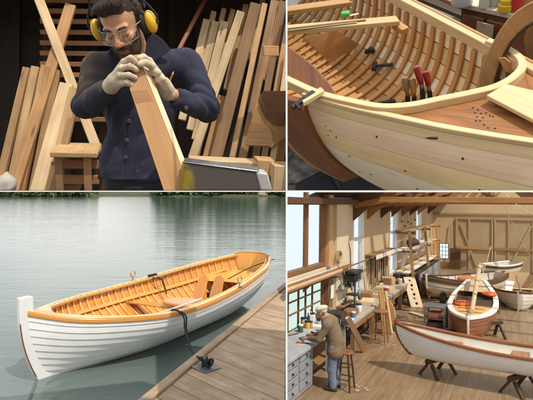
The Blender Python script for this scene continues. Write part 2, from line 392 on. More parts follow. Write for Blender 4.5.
for i in range(95): t = r0.rand(); sp.append((-36 + 37 * t, 230 + 14 * r0.rand(), 7 + 15 * r0.rand() ** 1.4, 2.6 + 1.8 * r0.rand()))
o = treeline('bank_woods', sp, leaf_mat('bank_leaves', (.060, .098, .024)), 3); tag(o, 'green woods along the far right shore behind the small house', 'woods', kind='stuff')
hs = thing('lakeside_house', 'small grey-roofed house among trees on the far shore', 'house', (-11.5, 229, LZ + .8))
obj('wall', MB().box((-11.5, 231, LZ + 1.9), (5.5, 4, 2.6)), plain('house_wall', (.4, .36, .3), .8), hs)
obj('roof', MB().prism([(-14.8, 228.6, LZ + 3.0), (-8.2, 228.6, LZ + 3.0), (-11.5, 228.6, LZ + 5.0)], (0, 4.8, 0)), plain('house_roof', (.22, .2, .2), .7), hs)

# ------------------------------------------------------------------ a general open boat
class Hull:
    """x runs from bow (0) to stern (Ln), z = 0 where the caller wants it; s = 0 sheer, 1 keel"""
    def __init__(h, Ln, b, zs, zk, p=.95, q=2.0, rb=.35, rs=.0, bowlift=0):
        h.L = Ln; h.b = b; h.zs = zs; h.zk = zk; h.p = p; h.q = q; h.rb = rb; h.rs = rs
    def pt(h, t, s, side, off=0.0):
        def raw(s):
            b = h.b(t); zs = h.zs(t); zk = h.zk(t)
            return b * max(0, 1 - s ** h.q) ** h.p, zs - (zs - zk) * s
        y, z = raw(s)
        if off:
            y0, z0 = raw(max(0, s - .01)); y1, z1 = raw(min(1, s + .01)); dy, dz = y1 - y0, z1 - z0; l = math.hypot(dy, dz) or 1
            y, z = max(0.0, y + dz / l * off), z - dy / l * off
        x = t * h.L + h.rb * (1 - t) ** 6 * s ** 2 - h.rs * t ** 6 * s ** 2
        return V3((x, side * y, z))
    def strakes(h, n, step, ts, side):
        secs = []
        for t in ts:
            row = []
            for i in range(n):
                for k in range(4):
                    s = (i + k / 3.0) / n; row.append(h.pt(t, s, side, -step * (k / 3.0)))
            row.append(h.pt(t, 1, side)); secs.append(row)
        return secs
    def inner(h, off, ts, side, m=14, s0=0.0): return [[h.pt(t, s0 + (1 - s0) * i / m, side, off) for i in range(m + 1)] for t in ts]
    def rail(h, ts, side, off, w, hh, dz=0.0):
        secs = []
        for t in ts:
            p = h.pt(t, 0, side); y = p.y + side * off; z = p.z + dz
            if side * y < .004: y = side * .004
            secs.append([V3((p.x, y - side * w / 2, z - hh / 2)), V3((p.x, y + side * w / 2, z - hh / 2)), V3((p.x, y + side * w / 2, z + hh / 2)), V3((p.x, y - side * w / 2, z + hh / 2))])
        return secs
class Pose:
    """a frame for authoring a boat: its own coordinates, placed in a set"""
    clip = []
    def __init__(s, S, m): s.M = S.M @ m

# ------------------------------------------------------------------ the moored rowing boat
Bx = V3((-3.39, 6.49, LZ)); Sx = V3((-.8, 11.5, LZ)); ax = (Sx - Bx); LN = ax.length; hd = math.atan2(ax.y, ax.x)
P = Pose(WORLD, Matrix.Translation(Bx) @ Matrix.Rotation(hd, 4, 'Z'))
hb = Hull(LN, spl([(0, .02), (.05, .30), (.10, .55), (.17, .82), (.29, 1.12), (.41, 1.17), (.52, 1.14), (.64, 1.07), (.76, .96), (.88, .80), (.96, .60), (1, .46)]),
          spl([(0, .92), (.05, .82), (.17, .72), (.29, .68), (.41, .69), (.52, .72), (.64, .77), (.76, .84), (.88, .91), (1, 1.0)]),
          spl([(0, -.1), (.1, -.12), (.5, -.14), (.85, -.06), (.95, .12), (1, .3)]), p=.95, rb=.32)
bt = thing('rowing_boat', 'white clinker rowing boat with varnished orange interior moored at the dock', 'boat', (0, 0, 0), P)
TS = [0, .012, .025, .04, .06, .08] + lin(.11, .97, 30) + [.985, 1.0]
mb = MB()
for sd in (-1, 1): mb.loft(hb.strakes(10, .016, TS, sd))
arch = [V3((LN, .46 * math.cos(a), 1.0 + .10 * math.sin(a))) for a in lin(0, math.pi, 12)][1:-1]
tr_ = [hb.pt(1, i / 12, 1) for i in range(13)]; mb.face([hb.pt(1, i / 12, -1) for i in range(13)] + tr_[::-1][1:] + arch)
obj('planking', mb, plain('moored_white_paint', (.80, .80, .79), .38, vary=.07, scale=5, coat=.2), bt, smooth=30)
mb = MB()
for sd in (-1, 1): mb.loft(hb.inner(.03, [max(t, .02) for t in TS], sd, s0=.02))
tr_ = [hb.pt(1, i / 12, 1, .03) + V3((-.03, 0, 0)) for i in range(13)]; obj('transom_lining', MB().face([hb.pt(1, i / 12, -1, .03) + V3((-.03, 0, 0)) for i in range(13)] + tr_[::-1][1:] + [p - V3((.03, 0, 0)) for p in arch]), varnish_lt, bt)
obj('inner_planking', mb, varnish_dk, bt)
obj('transom_cap', MB().tube([V3((LN - .015, .46, 1.0))] + [p - V3((.015, 0, -.005)) for p in arch] + [V3((LN - .015, -.46, 1.0))], .022, 8), varnish, bt)
# stem: a tall white post following the bow curve
st = []
for s in [-.28, -.24] + lin(-.2, 1.02, 14):
    p = hb.pt(0, max(s, 0), 1); z = p.z if s >= 0 else p.z - s * .75; x = p.x
    a = .085 if s > -.25 else .07
    st.append([V3((x - .10, -.035, z)), V3((x - .10, .035, z)), V3((x + a, .048, z)), V3((x + a, -.048, z))])
obj('stem', MB().loft(st, closed=True, caps=True), hull_white, bt, bevel=.012)
obj('stem_band', MB().tube([V3((hb.pt(0, s, 1).x - .10, -.036, hb.pt(0, s, 1).z)) for s in lin(.12, .85, 12)], .008, 6), mahog, bt)
TR_ = [0] + TS[2:]
for sd in (-1, 1):
    obj('outer_rail', MB().loft(hb.rail(TR_, sd, .012, .045, .055, -.01), closed=True, caps=True), varnish_dk, bt, bevel=.008)
    obj('rail_cap', MB().loft(hb.rail(TR_, sd, -.012, .062, .012, .026), closed=True, caps=True), varnish_lt, bt, bevel=.003)
    obj('inner_rail', MB().loft(hb.rail([t for t in TS if t > .1], sd, -.095, .04, .04, .008), closed=True, caps=True), varnish_lt, bt, bevel=.006)
    for k in range(34):
        t = .13 + .83 * k / 33; p = hb.pt(t, 0, sd)
        obj('spacer_block', MB().box((p.x, p.y - sd * .06, p.z + .006), (.075, .05, .036)), varnish_lt, bt)
    for k in range(31):
        t = .115 + .855 * k / 30
        secs = []
        for i in range(13):
            s = .03 + .92 * i / 12; a = hb.pt(t, s, sd, .032); b = hb.pt(t, s, sd, .058); e = V3((.014, 0, 0)); secs.append([a - e, a + e, b + e, b - e])
        obj('rib', MB().loft(secs, closed=True, caps=True), varnish_lt, bt, bevel=.004)
    # seat riser running inside the ribs
    obj('seat_riser', MB().loft([[hb.pt(t, s, sd, o) for s, o in ((.30, .06), (.30, .085), (.36, .085), (.36, .06))] for t in lin(.14, .95, 24)], closed=True, caps=True), varnish, bt)
# bow deck with a hollow aft edge, joints inlaid
dk = MB(); dts = lin(.004, .175, 12)
for j, (ta, tb) in enumerate(zip(dts[:-1], dts[1:])):
    def row(t):
        p = hb.pt(t, 0, 1); w_ = p.y - .01; hol = max(0, (t - .085) / .09); inn = w_ * min(.93, math.sqrt(hol) * .97) if hol > 0 else 0
        return p.x, w_, inn, p.z + .026
    xa, wa_, ia, za = row(ta); xb, wb_, ib, zb = row(tb)
    for sd in (-1, 1):
        dk.face([(xa, sd * wa_, za), (xb, sd * wb_, zb), (xb, sd * ib, zb + .012), (xa, sd * ia, za + .012)], [(xa, wa_), (xb, wb_), (xb, ib), (xa, ia)])
        dk.face([(xa, sd * ia, za + .012), (xb, sd * ib, zb + .012), (xb, sd * ib, zb - .03), (xa, sd * ia, za - .03)])
obj('bow_deck', dk, varnish_lt, bt)
# floor boards
fb = MB()
for k in range(-3, 4):
    y = k * .098; w0 = hb.pt
    t0 = .16 + .03 * abs(k); t1 = .95 - .02 * abs(k)
    fb.loft([[V3((t * LN, y - .044, hb.zk(t) + .17 + .10 * max(0, (t - .82) / .18))), V3((t * LN, y + .044, hb.zk(t) + .17 + .10 * max(0, (t - .82) / .18)))] for t in lin(t0, t1, 16)])
obj('floorboard', fb, varnish, bt)
# rower's seat: broad shaped board on a sliding frame
def slab(pts, z0, z1, mbx=None): return (mbx or MB()).prism([V3((x, y, z0)) for x, y in pts], (0, 0, z1 - z0))
def oval(cx, cy, a, b, n=20, e=2.6, rot=0):
    o = []
    for k in range(n):
        q = 2 * math.pi * k / n; c, s_ = math.cos(q), math.sin(q); x = a * abs(c) ** (2 / e) * (1 if c > 0 else -1); y = b * abs(s_) ** (2 / e) * (1 if s_ > 0 else -1)
        o.append((cx + x * math.cos(rot) - y * math.sin(rot), cy + x * math.sin(rot) + y * math.cos(rot)))
    return o
obj('rowing_seat', slab(oval(LN * .50, -.40, .26, .50), .50, .56), varnish_dk, bt, bevel=.02)
for sd in (-1, 1):
    obj('seat_rail', MB().bar((LN * .33, -.22 + sd * .13, .40), (LN * .60, -.22 + sd * .13, .36), .03, .05), steel, bt)
obj('thwart', MB().box((LN * .50, 0, .42), (.22, 1.9, .035)), varnish, bt, bevel=.01)
for y in (-.36, .02):
    obj('foot_board', MB().prism([V3((LN * .635 + x * .6, y + w_ * 1.35, .25 + x * 1.35)) for x, w_ in ((0, -.09), (0, .09), (.22, .10), (.42, .075), (.46, 0), (.42, -.075), (.22, -.10))], (.035, 0, -.01)), varnish_dk, bt, bevel=.01)
obj('foot_bar', MB().bar((LN * .63, -.75, .25), (LN * .63, .75, .25), .05, .06), varnish_lt, bt)
sb = MB()
for t0, t1 in ((.80, .975),):
    ts = lin(t0, t1, 8)
    sb.loft([[V3((t * LN - (.16 * (1 - (2 * i / 10 - 1) ** 2) if t == t0 else 0) * -1, (2 * i / 10 - 1) * hb.pt(t, .34, 1, .05).y, .56 + (t - .8) * .7)) for i in range(11)] for t in ts])
obj('stern_bench', sb, varnish, bt)
obj('rudder_lines', MB().tube(curve3([(LN * .80, -.1, .66), (LN * .90, -.35, .86), (LN * .99, -.62, .98)], 8), .010, 6), black_rope, bt)
for (t, sd) in ((.545, 1), (.60, -1)):
    p = hb.pt(t, 0, sd); y = p.y + sd * .02
    lk = MB().tube([(p.x, y, p.z), (p.x, y, p.z + .10)], .012, 8)
    lk.tube([(p.x + .06 * math.sin(a), y, p.z + .16 - .06 * math.cos(a)) for a in lin(-2.3, 2.3, 12)], .010, 8); lk.box((p.x, y, p.z + .03), (.10, .05, .012))
    obj('oarlock', lk, brass if sd > 0 else steel, bt)
rg = MB(); p = hb.pt(.62, 0, 1)
for a in (-.07, .07): rg.tube([(p.x + a, p.y - .05, p.z + .02), (p.x + a * .3, p.y - .30, p.z - .02), (p.x, p.y - .42, p.z - .30)], .012, 6)
rg.box((p.x, p.y - .05, p.z + .05), (.22, .05, .04)); obj('rigger', rg, dark_steel, bt)
cl = MB().box((LN * .72, -.05, .42), (.22, .16, .10)); cl.tube([(LN * .70, -.2, .42), (LN * .74, .02, .52), (LN * .76, .2, .44)], .03, 6); obj('black_strap', cl, black_rubber, bt)
oc = MB().tube([(LN * .30, -.20, .42), (LN * .52, -.62, .60)], .022, 8); obj('grey_shaft', oc, plain('grey_shaft', (.55, .56, .58), .35, .3), bt)

# ------------------------------------------------------------------ the dock
DZ = LZ + .40
ea = un(141.5, 398.8, DZ); eb = un(285.6, 283, DZ); ed = (eb - ea).normalized()
bd = V3((.70, -.714, 0)).normalized()                     # boards lie slantwise to the edge
e0 = ea - ed * 1.6; e1 = eb + ed * .02
dockw = wood('weathered_dock', (.29, .195, .12), (.50, .365, .245), .75, grain=.8, var=.13, bump=.5, knots=.55)
dock = thing('wooden_dock', 'weathered brown plank dock with a squared edge beam beside the boat', 'dock', ea)
per = ed.cross(V3((0, 0, 1))).normalized()
obj('edge_beam', MB().bar(e0 + per * .06 + V3((0, 0, -.05)), e1 + per * .06 + V3((0, 0, -.05)), .12, .16), dockw, dock, bevel=.012)
sp_ = 0.52 * abs(bd.cross(ed).z) / 1.0
n = 0; s = 0.0; Ld = (e1 - e0).length; wn = ed - bd * ed.dot(bd); wn.normalize()
k = abs(ed.dot(wn))
while s < Ld - .3:
    wv = .27 + .03 * random.random(); a = e0 + ed * s + per * .135; b2 = a + ed * (wv / k) - ed * (.010 / k)
    Lb = 3.4; xr = lambda q: q + bd * (max(.02, min(Lb, (-.02 - q.x) / bd.x)) if q.x < -.05 else .02)
    qa, qb = xr(a), xr(b2)
    if a.x < -.06: obj('deck_board', MB().prism([a, b2, qb, qa], (0, 0, -.045), grain=bd), dockw, dock, bevel=.005)
    s += wv / k
for s in (1.2, 3.6, 6.0, 8.4):
    q = e0 + ed * s + per * .12
    if q.x > -.15: continue
    obj('pile', MB().tube([(q.x, q.y, LZ - 2.4), (q.x, q.y, DZ - .15)], .09, 10), walnut, dock)
cp = un(206, 368, DZ)
ct = thing('dock_cleat', 'black mooring cleat on a square plate bolted to the dock', 'cleat', cp)
yy = Matrix.Rotation(math.atan2(bd.y, bd.x), 3, 'Z')
obj('base_plate', MB().prism([cp + yy @ V3((x, y, .004)) for x, y in ((-.14, -.12), (.14, -.12), (.14, .12), (-.14, .12))], (0, 0, .012)), plain('grey_plate', (.20, .20, .21), .5, .6), ct, bevel=.004)
hk = MB().tube([cp + yy @ V3(v) for v in ((-.11, 0, .10), (-.06, 0, .085), (.06, 0, .085), (.11, 0, .10))], .020, 8)
for x in (-.035, .035): hk.tube([cp + V3((x, 0, .01)), cp + V3((x, 0, .085))], .02, 8)
obj('horn', hk, dark_steel, ct)
# the line: from the boat's rail down to the cleat and wrapped round it
wl_ = hb.pt(.295, 0, -1); wp = P.M @ (wl_ + V3((0, .05, .05)))
w2 = P.M @ (wl_ + V3((0, -.10, -.02))); w3 = P.M @ (wl_ + V3((.02, -.12, -.42)))
rail_in = P.M @ (wl_ + V3((.02, .22, -.03))); end_ = cp + V3((-.05, .02, .11))
rope = MB().tube(curve3([rail_in, wp, w2] + [w2.lerp(end_, t) + V3((0, 0, -.22 * math.sin(math.pi * t ** .8))) for t in (.12, .28, .45, .62, .80, 1.0)], 46), .013, 8)
rope.tube(curve3([wp, P.M @ (wl_ + V3((.06, -.09, -.02)))] + [w2.lerp(end_, t) + V3((.02, .03, -.27 * math.sin(math.pi * t ** .75))) for t in (.10, .22, .34)], 16), .012, 8)
coil = []
for i in range(48): a = i * .42; coil.append(cp + yy @ V3((.085 * math.sin(a * .5), .05 * math.sin(a), .07 + .03 * math.sin(a * 1.3) + .0006 * i)))
rope.tube(coil, .017, 6)
tag(obj('mooring_rope', rope, black_rope), 'black mooring rope sagging from the boat rail to the cleat', 'rope')

# ================================================================== the boat workshop (its floor, walls and roof follow set BR)
FZ = -3.4; WX = -4.2; YB = 28.4; Y0 = 7.6
plaster = plain('tan_plaster', (.56, .42, .25), .85, vary=.14, scale=.7, bump=.1, bscale=40)
plaster_lt = plain('cream_plaster', (.66, .55, .38), .85, vary=.10, scale=.9, bump=.1, bscale=40)
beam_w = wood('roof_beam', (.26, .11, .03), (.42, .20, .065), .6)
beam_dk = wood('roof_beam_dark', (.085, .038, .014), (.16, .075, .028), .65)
frame_w = wood('window_timber', (.16, .075, .03), (.27, .135, .055), .6)
white_paint = plain('white_joinery', (.74, .72, .66), .5, vary=.08, scale=6)
floor_w = wood('shop_floor', (.19, .118, .062), (.33, .225, .132), .36, knots=.35, grain=.5, var=.0, bump=.25)
glassm, _t, _p = mat('window_glass'); _p.inputs['Base Color'].default_value = (1, 1, 1, 1); _p.inputs['Roughness'].default_value = .02
_p.inputs['Transmission Weight'].default_value = 1.0; _p.inputs['IOR'].default_value = 1.02
frost = glassm; frost_g, _t, _p = mat('greenish_glass'); _p.inputs['Base Color'].default_value = (.80, .93, .76, 1); _p.inputs['Roughness'].default_value = .25; _p.inputs['Transmission Weight'].default_value = 1.0; _p.inputs['IOR'].default_value = 1.02
skm, t_, p_ = mat('sky_glow_panel'); em_ = N('ShaderNodeEmission', t_); em_.inputs[0].default_value = (.80, .89, 1.0, 1); em_.inputs[1].default_value = 1.0
L(t_, em_.outputs[0], t_.nodes['Material Output'].inputs[0])
struct('sky', MB().face([(WX - 1.3, 5, -4.4), (WX - 1.3, 29, -4.4), (WX - 1.3, 29, .7), (WX - 1.3, 5, .7)]).face([(WX - 1.3, 29.6, -3.4), (-2.2, 29.6, -3.4), (-2.2, 29.6, .2), (WX - 1.3, 29.6, .2)]), skm, BR)  # glowing panels added outside the windows to whiten panes and light the room
fl = MB(); x = WX - .1
while x < 6:
    wv = .19; y = 5.0 - random.random() * 3
    while y < YB:
        ln = 2.5 + random.random() * 2.5; fl.face([(x + .0012, y, FZ), (x + wv - .0012, y, FZ), (x + wv - .0012, y + ln - .003, FZ), (x + .0012, y + ln - .003, FZ)],
            [(y + x * 71, x * 13), (y + x * 71, x * 13 + wv), (y + ln + x * 71, x * 13 + wv), (y + ln + x * 71, x * 13)]); y += ln
    x += wv
struct('floor', fl, floor_w, BR, merge=False)
struct('subfloor', MB().face([(WX - .1, 2, FZ - .02), (8, 2, FZ - .02), (8, YB + .2, FZ - .02), (WX - .1, YB + .2, FZ - .02)]), walnut, BR)

# ---- left wall with its windows
lw = thing('window_wall', 'long tan plaster workshop wall with tall windows behind the benches', 'wall', (WX, 16, FZ), BR)
ZT = .12
def wseg(y0, y1, z0, z1, m=plaster, t=.16, dx=0.0): obj('wall_panel', MB().box((WX - t / 2 + dx, (y0 + y1) / 2, (z0 + z1) / 2), (t, y1 - y0 - .002, z1 - z0 - .002)), m, lw, smooth=0)
W1 = (Y0, 11.42); W2 = (13.62, 14.75); W3 = (18.1, 19.4); W4 = (23.3, 24.8)
wseg(W1[1] + .34, W2[0], FZ, ZT, plaster_lt); wseg(W2[1], W3[0], FZ, ZT); wseg(W3[1], W4[0], FZ, ZT); wseg(W4[1], YB, FZ, ZT)
wseg(Y0, W1[1] + .34, FZ, -2.72); wseg(Y0, W1[1] + .34, -1.80, -1.52, plaster_lt)
for (a, b), z0 in ((W2, -2.75), (W3, -2.62), (W4, -2.1)): wseg(a, b, FZ, z0); wseg(a, b, -.16, ZT)
obj('pilaster', MB().box((WX + .06, 12.35, -1.66), (.12, .95, 3.4)), plaster_lt, lw, smooth=0)
def window(y0, y1, z0, z1, cols, rows, fm, th=.05, dp=.12, pm=None, mw=None, ys=None, zs=None):
    m = MB(); mw = mw or th; pm = pm or frost
    m.box((WX - .08, y0 + th / 2, (z0 + z1) / 2), (dp, th, z1 - z0)); m.box((WX - .08, y1 - th / 2, (z0 + z1) / 2), (dp, th, z1 - z0))
    m.box((WX - .081, (y0 + y1) / 2, z0 + th / 2), (dp - .004, y1 - y0 - 2 * th, th)); m.box((WX - .081, (y0 + y1) / 2, z1 - th / 2), (dp - .004, y1 - y0 - 2 * th, th))
    for y in (ys or [y0 + (y1 - y0) * i / cols for i in range(1, cols)]): m.box((WX - .078, y, (z0 + z1) / 2), (dp * .7, mw, z1 - z0 - 2 * th))
    for z in (zs or [z0 + (z1 - z0) * i / rows for i in range(1, rows)]): m.box((WX - .079, (y0 + y1) / 2, z), (dp * .66, y1 - y0 - 2 * th, mw))
    wn = obj('window', m, fm, lw, smooth=0)
    obj('pane', MB().box((WX - .10, (y0 + y1) / 2, (z0 + z1) / 2), (.006, y1 - y0 - th, z1 - z0 - th)), pm, wn, smooth=0)
window(Y0, W1[1], -1.50, .40, 0, 0, frame_w, .09, .14, mw=.09, ys=[BR.x(309, 230, WX).y], zs=[.02])
window(Y0, W1[1], -2.70, -1.82, 0, 0, frame_w, .05, .06, pm=frost_g, mw=.025, ys=[9.4, 9.95, 10.35, 10.75], zs=[-2.32, -2.06])
window(*W2, -2.74, -.17, 1, 0, white_paint, .10, .16, zs=[-1.02, -1.9]); window(*W3, -2.60, -.17, 1, 0, white_paint, .11, .16, zs=[-1.05, -1.85]); window(*W4, -2.08, -.17, 1, 0, white_paint, .12, .16, zs=[-1.1])
obj('corner_post', MB().box((WX - .02, W1[1] + .17, -.65), (.20, .30, 1.74)), wood('light_post', (.40, .22, .09), (.58, .36, .17), .6), lw, bevel=.01)
obj('corner_post', MB().box((WX - .02, W1[1] + .17, -2.27), (.20, .30, .9)), frame_w, lw, bevel=.01)
obj('wall_plate', MB().box((WX + .06, (Y0 + YB) / 2, .06), (.22, YB - Y0 - .1, .14)), beam_dk, lw, bevel=.01)

# ---- back wall, big doors, little window
bw = thing('back_wall', 'tan plaster end wall of the workshop with a small paned window', 'wall', (-1, YB, FZ), BR)
wx0, wx1, wz0, wz1 = -3.88, -3.36, -2.94, -2.06
def bseg(x0, x1, z0, z1): obj('wall_panel', MB().box(((x0 + x1) / 2, YB + .1, (z0 + z1) / 2), (x1 - x0 - .001, .2, z1 - z0 - .001)), plaster, bw, smooth=0)
bseg(WX - .2, wx0, FZ, 2.2); bseg(wx1, 6, FZ, 2.2); bseg(wx0, wx1, FZ, wz0); bseg(wx0, wx1, wz1, 2.2)
m = MB(); cx = (wx0 + wx1) / 2
for xx in (wx0 + .02, wx1 - .02): m.box((xx, YB + .06, (wz0 + wz1) / 2), (.04, .1, wz1 - wz0))
for zz in (wz0 + .02, wz1 - .02): m.box((cx, YB + .06, zz), (wx1 - wx0 - .08, .1, .04))
for i in (1, 2): m.box((wx0 + (wx1 - wx0) * i / 3, YB + .06, (wz0 + wz1) / 2), (.018, .05, wz1 - wz0 - .08))
for i in (1, 2, 3): m.box((cx, YB + .061, wz0 + (wz1 - wz0) * i / 4), (wx1 - wx0 - .08, .048, .018))
wn = obj('window', m, beam_dk, bw, smooth=0)
obj('pane', MB().box((cx, YB + .10, (wz0 + wz1) / 2), (wx1 - wx0 - .04, .008, wz1 - wz0 - .04)), frost, wn, smooth=0)
obj('header_rail', MB().box((.9, YB - .03, -.45), (10.1, .06, .10)), wood('tan_batten', (.36, .25, .13), (.48, .34, .19), .7), bw)
batten = wood('door_batten', (.34, .235, .12), (.47, .34, .185), .7, var=.06)
door_pl = plain('door_boarding', (.43, .315, .18), .8, vary=.16, scale=1.2, bump=.1, bscale=30)
def barn_door(label, x0, x1, dg):
    d = thing('barn_door', label, 'door', ((x0 + x1) / 2, YB - .06, FZ), BR)
    obj('boarding', MB().box(((x0 + x1) / 2, YB - .055, (FZ - .63) / 2), (x1 - x0, .05, -.63 - FZ)), door_pl, d, smooth=0)
    for xx in (x0 + .05, (x0 + x1) / 2 - .25, x1 - .05): obj('stile', MB().box((xx, YB - .11, (FZ - .65) / 2), (.10, .055, -.66 - FZ)), batten, d)
    obj('top_rail', MB().box(((x0 + x1) / 2, YB - .112, -.70), (x1 - x0 - .22, .05, .09)), batten, d)
    obj('middle_rail', MB().box(((x0 + x1) / 2, YB - .15, -2.24), (x1 - x0 - .1, .035, .13)), wood('lock_rail' + str(len(bpy.data.materials)), (.34, .17, .06), (.46, .25, .10), .6), d)
    obj('brace', MB().bar((x0 + dg[0], YB - .118, -1.0), (x0 + dg[1], YB - .118, -3.2), .05, .10, up=(1, 0, 0)), batten, d)
barn_door('tan braced barn door beside the small paned window', -3.0, -1.12, (.25, 1.05))
barn_door('tan braced barn door right of the hanging dinghy, brace leaning right', -1.08, .80, (1.75, .7))
barn_door('partly cut off barn door at the end of the back wall', .84, 2.72, (.3, 1.2))

# ---- roof: tie beams, rafters, struts and the knees under them
for i, y in enumerate([13.62, 15.1, 16.75, 18.3, 20.2, 21.8, 23.6, 26.6]):
    t = thing('roof_truss', ['brown roof truss nearest the viewer, its haunch dropping to the wall', 'brown roof truss right behind the nearest one', 'brown roof truss over the second tall window pier', 'brown roof truss at the far side of the third tall window',
        'fourth brown roof truss from the back wall', 'third brown roof truss from the back wall', 'brown roof truss over the last tall window', 'brown roof truss closest to the back wall'][i], 'roof truss', (WX, y, 0), BR, 'trusses of the workshop roof')
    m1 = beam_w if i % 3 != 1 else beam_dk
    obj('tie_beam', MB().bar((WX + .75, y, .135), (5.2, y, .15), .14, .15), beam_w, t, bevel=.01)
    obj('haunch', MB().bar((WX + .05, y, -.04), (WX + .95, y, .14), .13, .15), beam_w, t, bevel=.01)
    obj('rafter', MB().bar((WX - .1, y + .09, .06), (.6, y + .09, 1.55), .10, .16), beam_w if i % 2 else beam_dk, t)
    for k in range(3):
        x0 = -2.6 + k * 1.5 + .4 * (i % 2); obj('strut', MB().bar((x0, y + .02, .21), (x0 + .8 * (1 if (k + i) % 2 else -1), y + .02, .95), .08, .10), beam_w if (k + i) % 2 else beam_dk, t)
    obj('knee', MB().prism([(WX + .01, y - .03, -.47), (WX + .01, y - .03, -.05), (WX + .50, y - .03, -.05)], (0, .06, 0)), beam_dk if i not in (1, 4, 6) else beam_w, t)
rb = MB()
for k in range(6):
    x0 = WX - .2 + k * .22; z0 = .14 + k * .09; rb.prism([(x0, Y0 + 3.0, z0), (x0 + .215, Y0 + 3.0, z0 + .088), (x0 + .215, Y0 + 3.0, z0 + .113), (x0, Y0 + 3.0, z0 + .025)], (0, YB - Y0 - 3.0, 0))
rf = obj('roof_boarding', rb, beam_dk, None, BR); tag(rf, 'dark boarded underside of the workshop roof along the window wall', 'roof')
for lab, a, b in (('pale hoist rope slanting from the roof to the far right boat', BR.y(499, 193.8, 15.2), BR.y(534, 262, 17.5)), ('pale hoist rope running from the roof out at the right edge', BR.y(506, 194, 15.2), BR.y(540, 217, 14)), ('thin pale cord hanging in front of the left barn door', BR.y(491, 246, 24), BR.y(478, 285, 19.5))):
    pts = [a.lerp(b, i / 8) + V3((0, 0, -.10 * math.sin(math.pi * i / 8))) for i in range(9)]
    tag(obj('hoist_rope', MB().tube(pts, .010, 6), plain('hemp_rope', (.62, .52, .36), .8), None, BR), lab, 'rope')

# ------------------------------------------------------------------ boats in the shop
cream = plain('cream_boat_paint', (.72, .67, .56), .35, vary=.06, scale=3, coat=.2)
cream_in = plain('cream_inside', (.60, .57, .50), .5, vary=.10, scale=4)
def shop_boat(name, label, pose, hull, hm_, im, rm, nstr=8, ribs=0, ribm=None, thwarts=(), seatm=None, bottom=None, band=None, transom=True, ts=None, sheerstripe=None):
    b = thing(name, label, 'boat', (0, 0, 0), pose); ts = ts or [0, .01, .03, .06] + lin(.10, .94, 22) + [.97, .985, 1.0]
    mb = MB()
    for sd in (-1, 1): mb.loft(hull.strakes(nstr, .012, ts, sd))
    if transom: r = [hull.pt(1, i / 12, 1) for i in range(13)]; mb.face([hull.pt(1, i / 12, -1) for i in range(13)] + r[::-1][1:])
    obj('planking', mb, hm_, b, smooth=30); mb = MB()
    for sd in (-1, 1): mb.loft(hull.inner(.025, [max(t, .015) for t in ts], sd, s0=.03))
    if transom:
        e = V3((-.03, 0, 0)); r = [hull.pt(1, i / 12, 1, .025) + e for i in range(13)]; mb.face([hull.pt(1, i / 12, -1, .025) + e for i in range(13)] + r[::-1][1:])
    obj('lining', mb, im, b)
    for sd in (-1, 1):
        obj('gunwale', MB().loft(hull.rail(ts, sd, .0, .07, .06, .01), closed=True, caps=True), rm, b, bevel=.01)
        if sheerstripe: obj('sheer_strake', MB().loft([[hull.pt(t, s, sd, -.022) for s in (.06, .12, .18, .24)] for t in ts]), sheerstripe, b)
        if bottom: obj('bottom_paint', MB().loft([[hull.pt(t, s, sd, -.018) for s in lin(.62, 1, 8)] for t in ts]), bottom, b)
        for k in range(ribs):
            t = .10 + .84 * k / (ribs - 1); secs = []
            for i in range(9):
                s = .04 + .9 * i / 8; p = hull.pt(t, s, sd, .027); q = hull.pt(t, s, sd, .045); e = V3((.014, 0, 0)); secs.append([p - e, p + e, q + e, q - e])
            obj('rib', MB().loft(secs, closed=True, caps=True), ribm or rm, b)
    zt = hull.zs(0); st = []
    for s in [-.10] + lin(0, 1.0, 10):
        p = hull.pt(0, max(s, 0), 1); z = p.z if s >= 0 else p.z + .07
        st.append([V3((p.x - .05, -.025, z)), V3((p.x - .05, .025, z)), V3((p.x + .05, .032, z)), V3((p.x + .05, -.032, z))])
    obj('stem', MB().loft(st, closed=True, caps=True), rm if not band else band, b, bevel=.008)
    for t, wd in thwarts:
        p = hull.pt(t, .30, 1, .03); obj('thwart', MB().box((p.x, 0, p.z), (wd, 2 * p.y, .03)), seatm or rm, b, bevel=.006)
    fb = MB(); fl_ = [(t, hull.pt(t, .84, 1, .03)) for t in lin(.14, .92, 12)]
    fb.loft([[V3((p.x, -p.y, p.z)), V3((p.x, 0, p.z)), V3((p.x, p.y, p.z))] for t, p in fl_]); obj('floorboard', fb, im, b)
    return b
def pose_at(S, p, hdg, tilt=0.0, pitch=0.0): return Pose(S, Matrix.Translation(V3(p)) @ Matrix.Rotation(R_(hdg), 4, 'Z') @ Matrix.Rotation(R_(pitch), 4, 'Y') @ Matrix.Rotation(R_(tilt), 4, 'X'))
def trestle(label, p, rz, w=1.0, h=.45, m=None):
    t = thing('trestle', label, 'trestle', p, BR); m = m or oak; p = V3(p); rm = Matrix.Rotation(R_(rz), 3, 'Z'); f = lambda *v: p + rm @ V3(v)
    obj('top_bar', MB().bar(f(-w / 2, 0, h - .04), f(w / 2, 0, h - .04), .09, .08), m, t, bevel=.006)
    for sx in (-1, 1):
        for sy in (-1, 1): obj('leg', MB().bar(f(sx * w * .36, sy * .04, h - .09), f(sx * w * .42, sy * .22, 0), .06, .045), m, t)
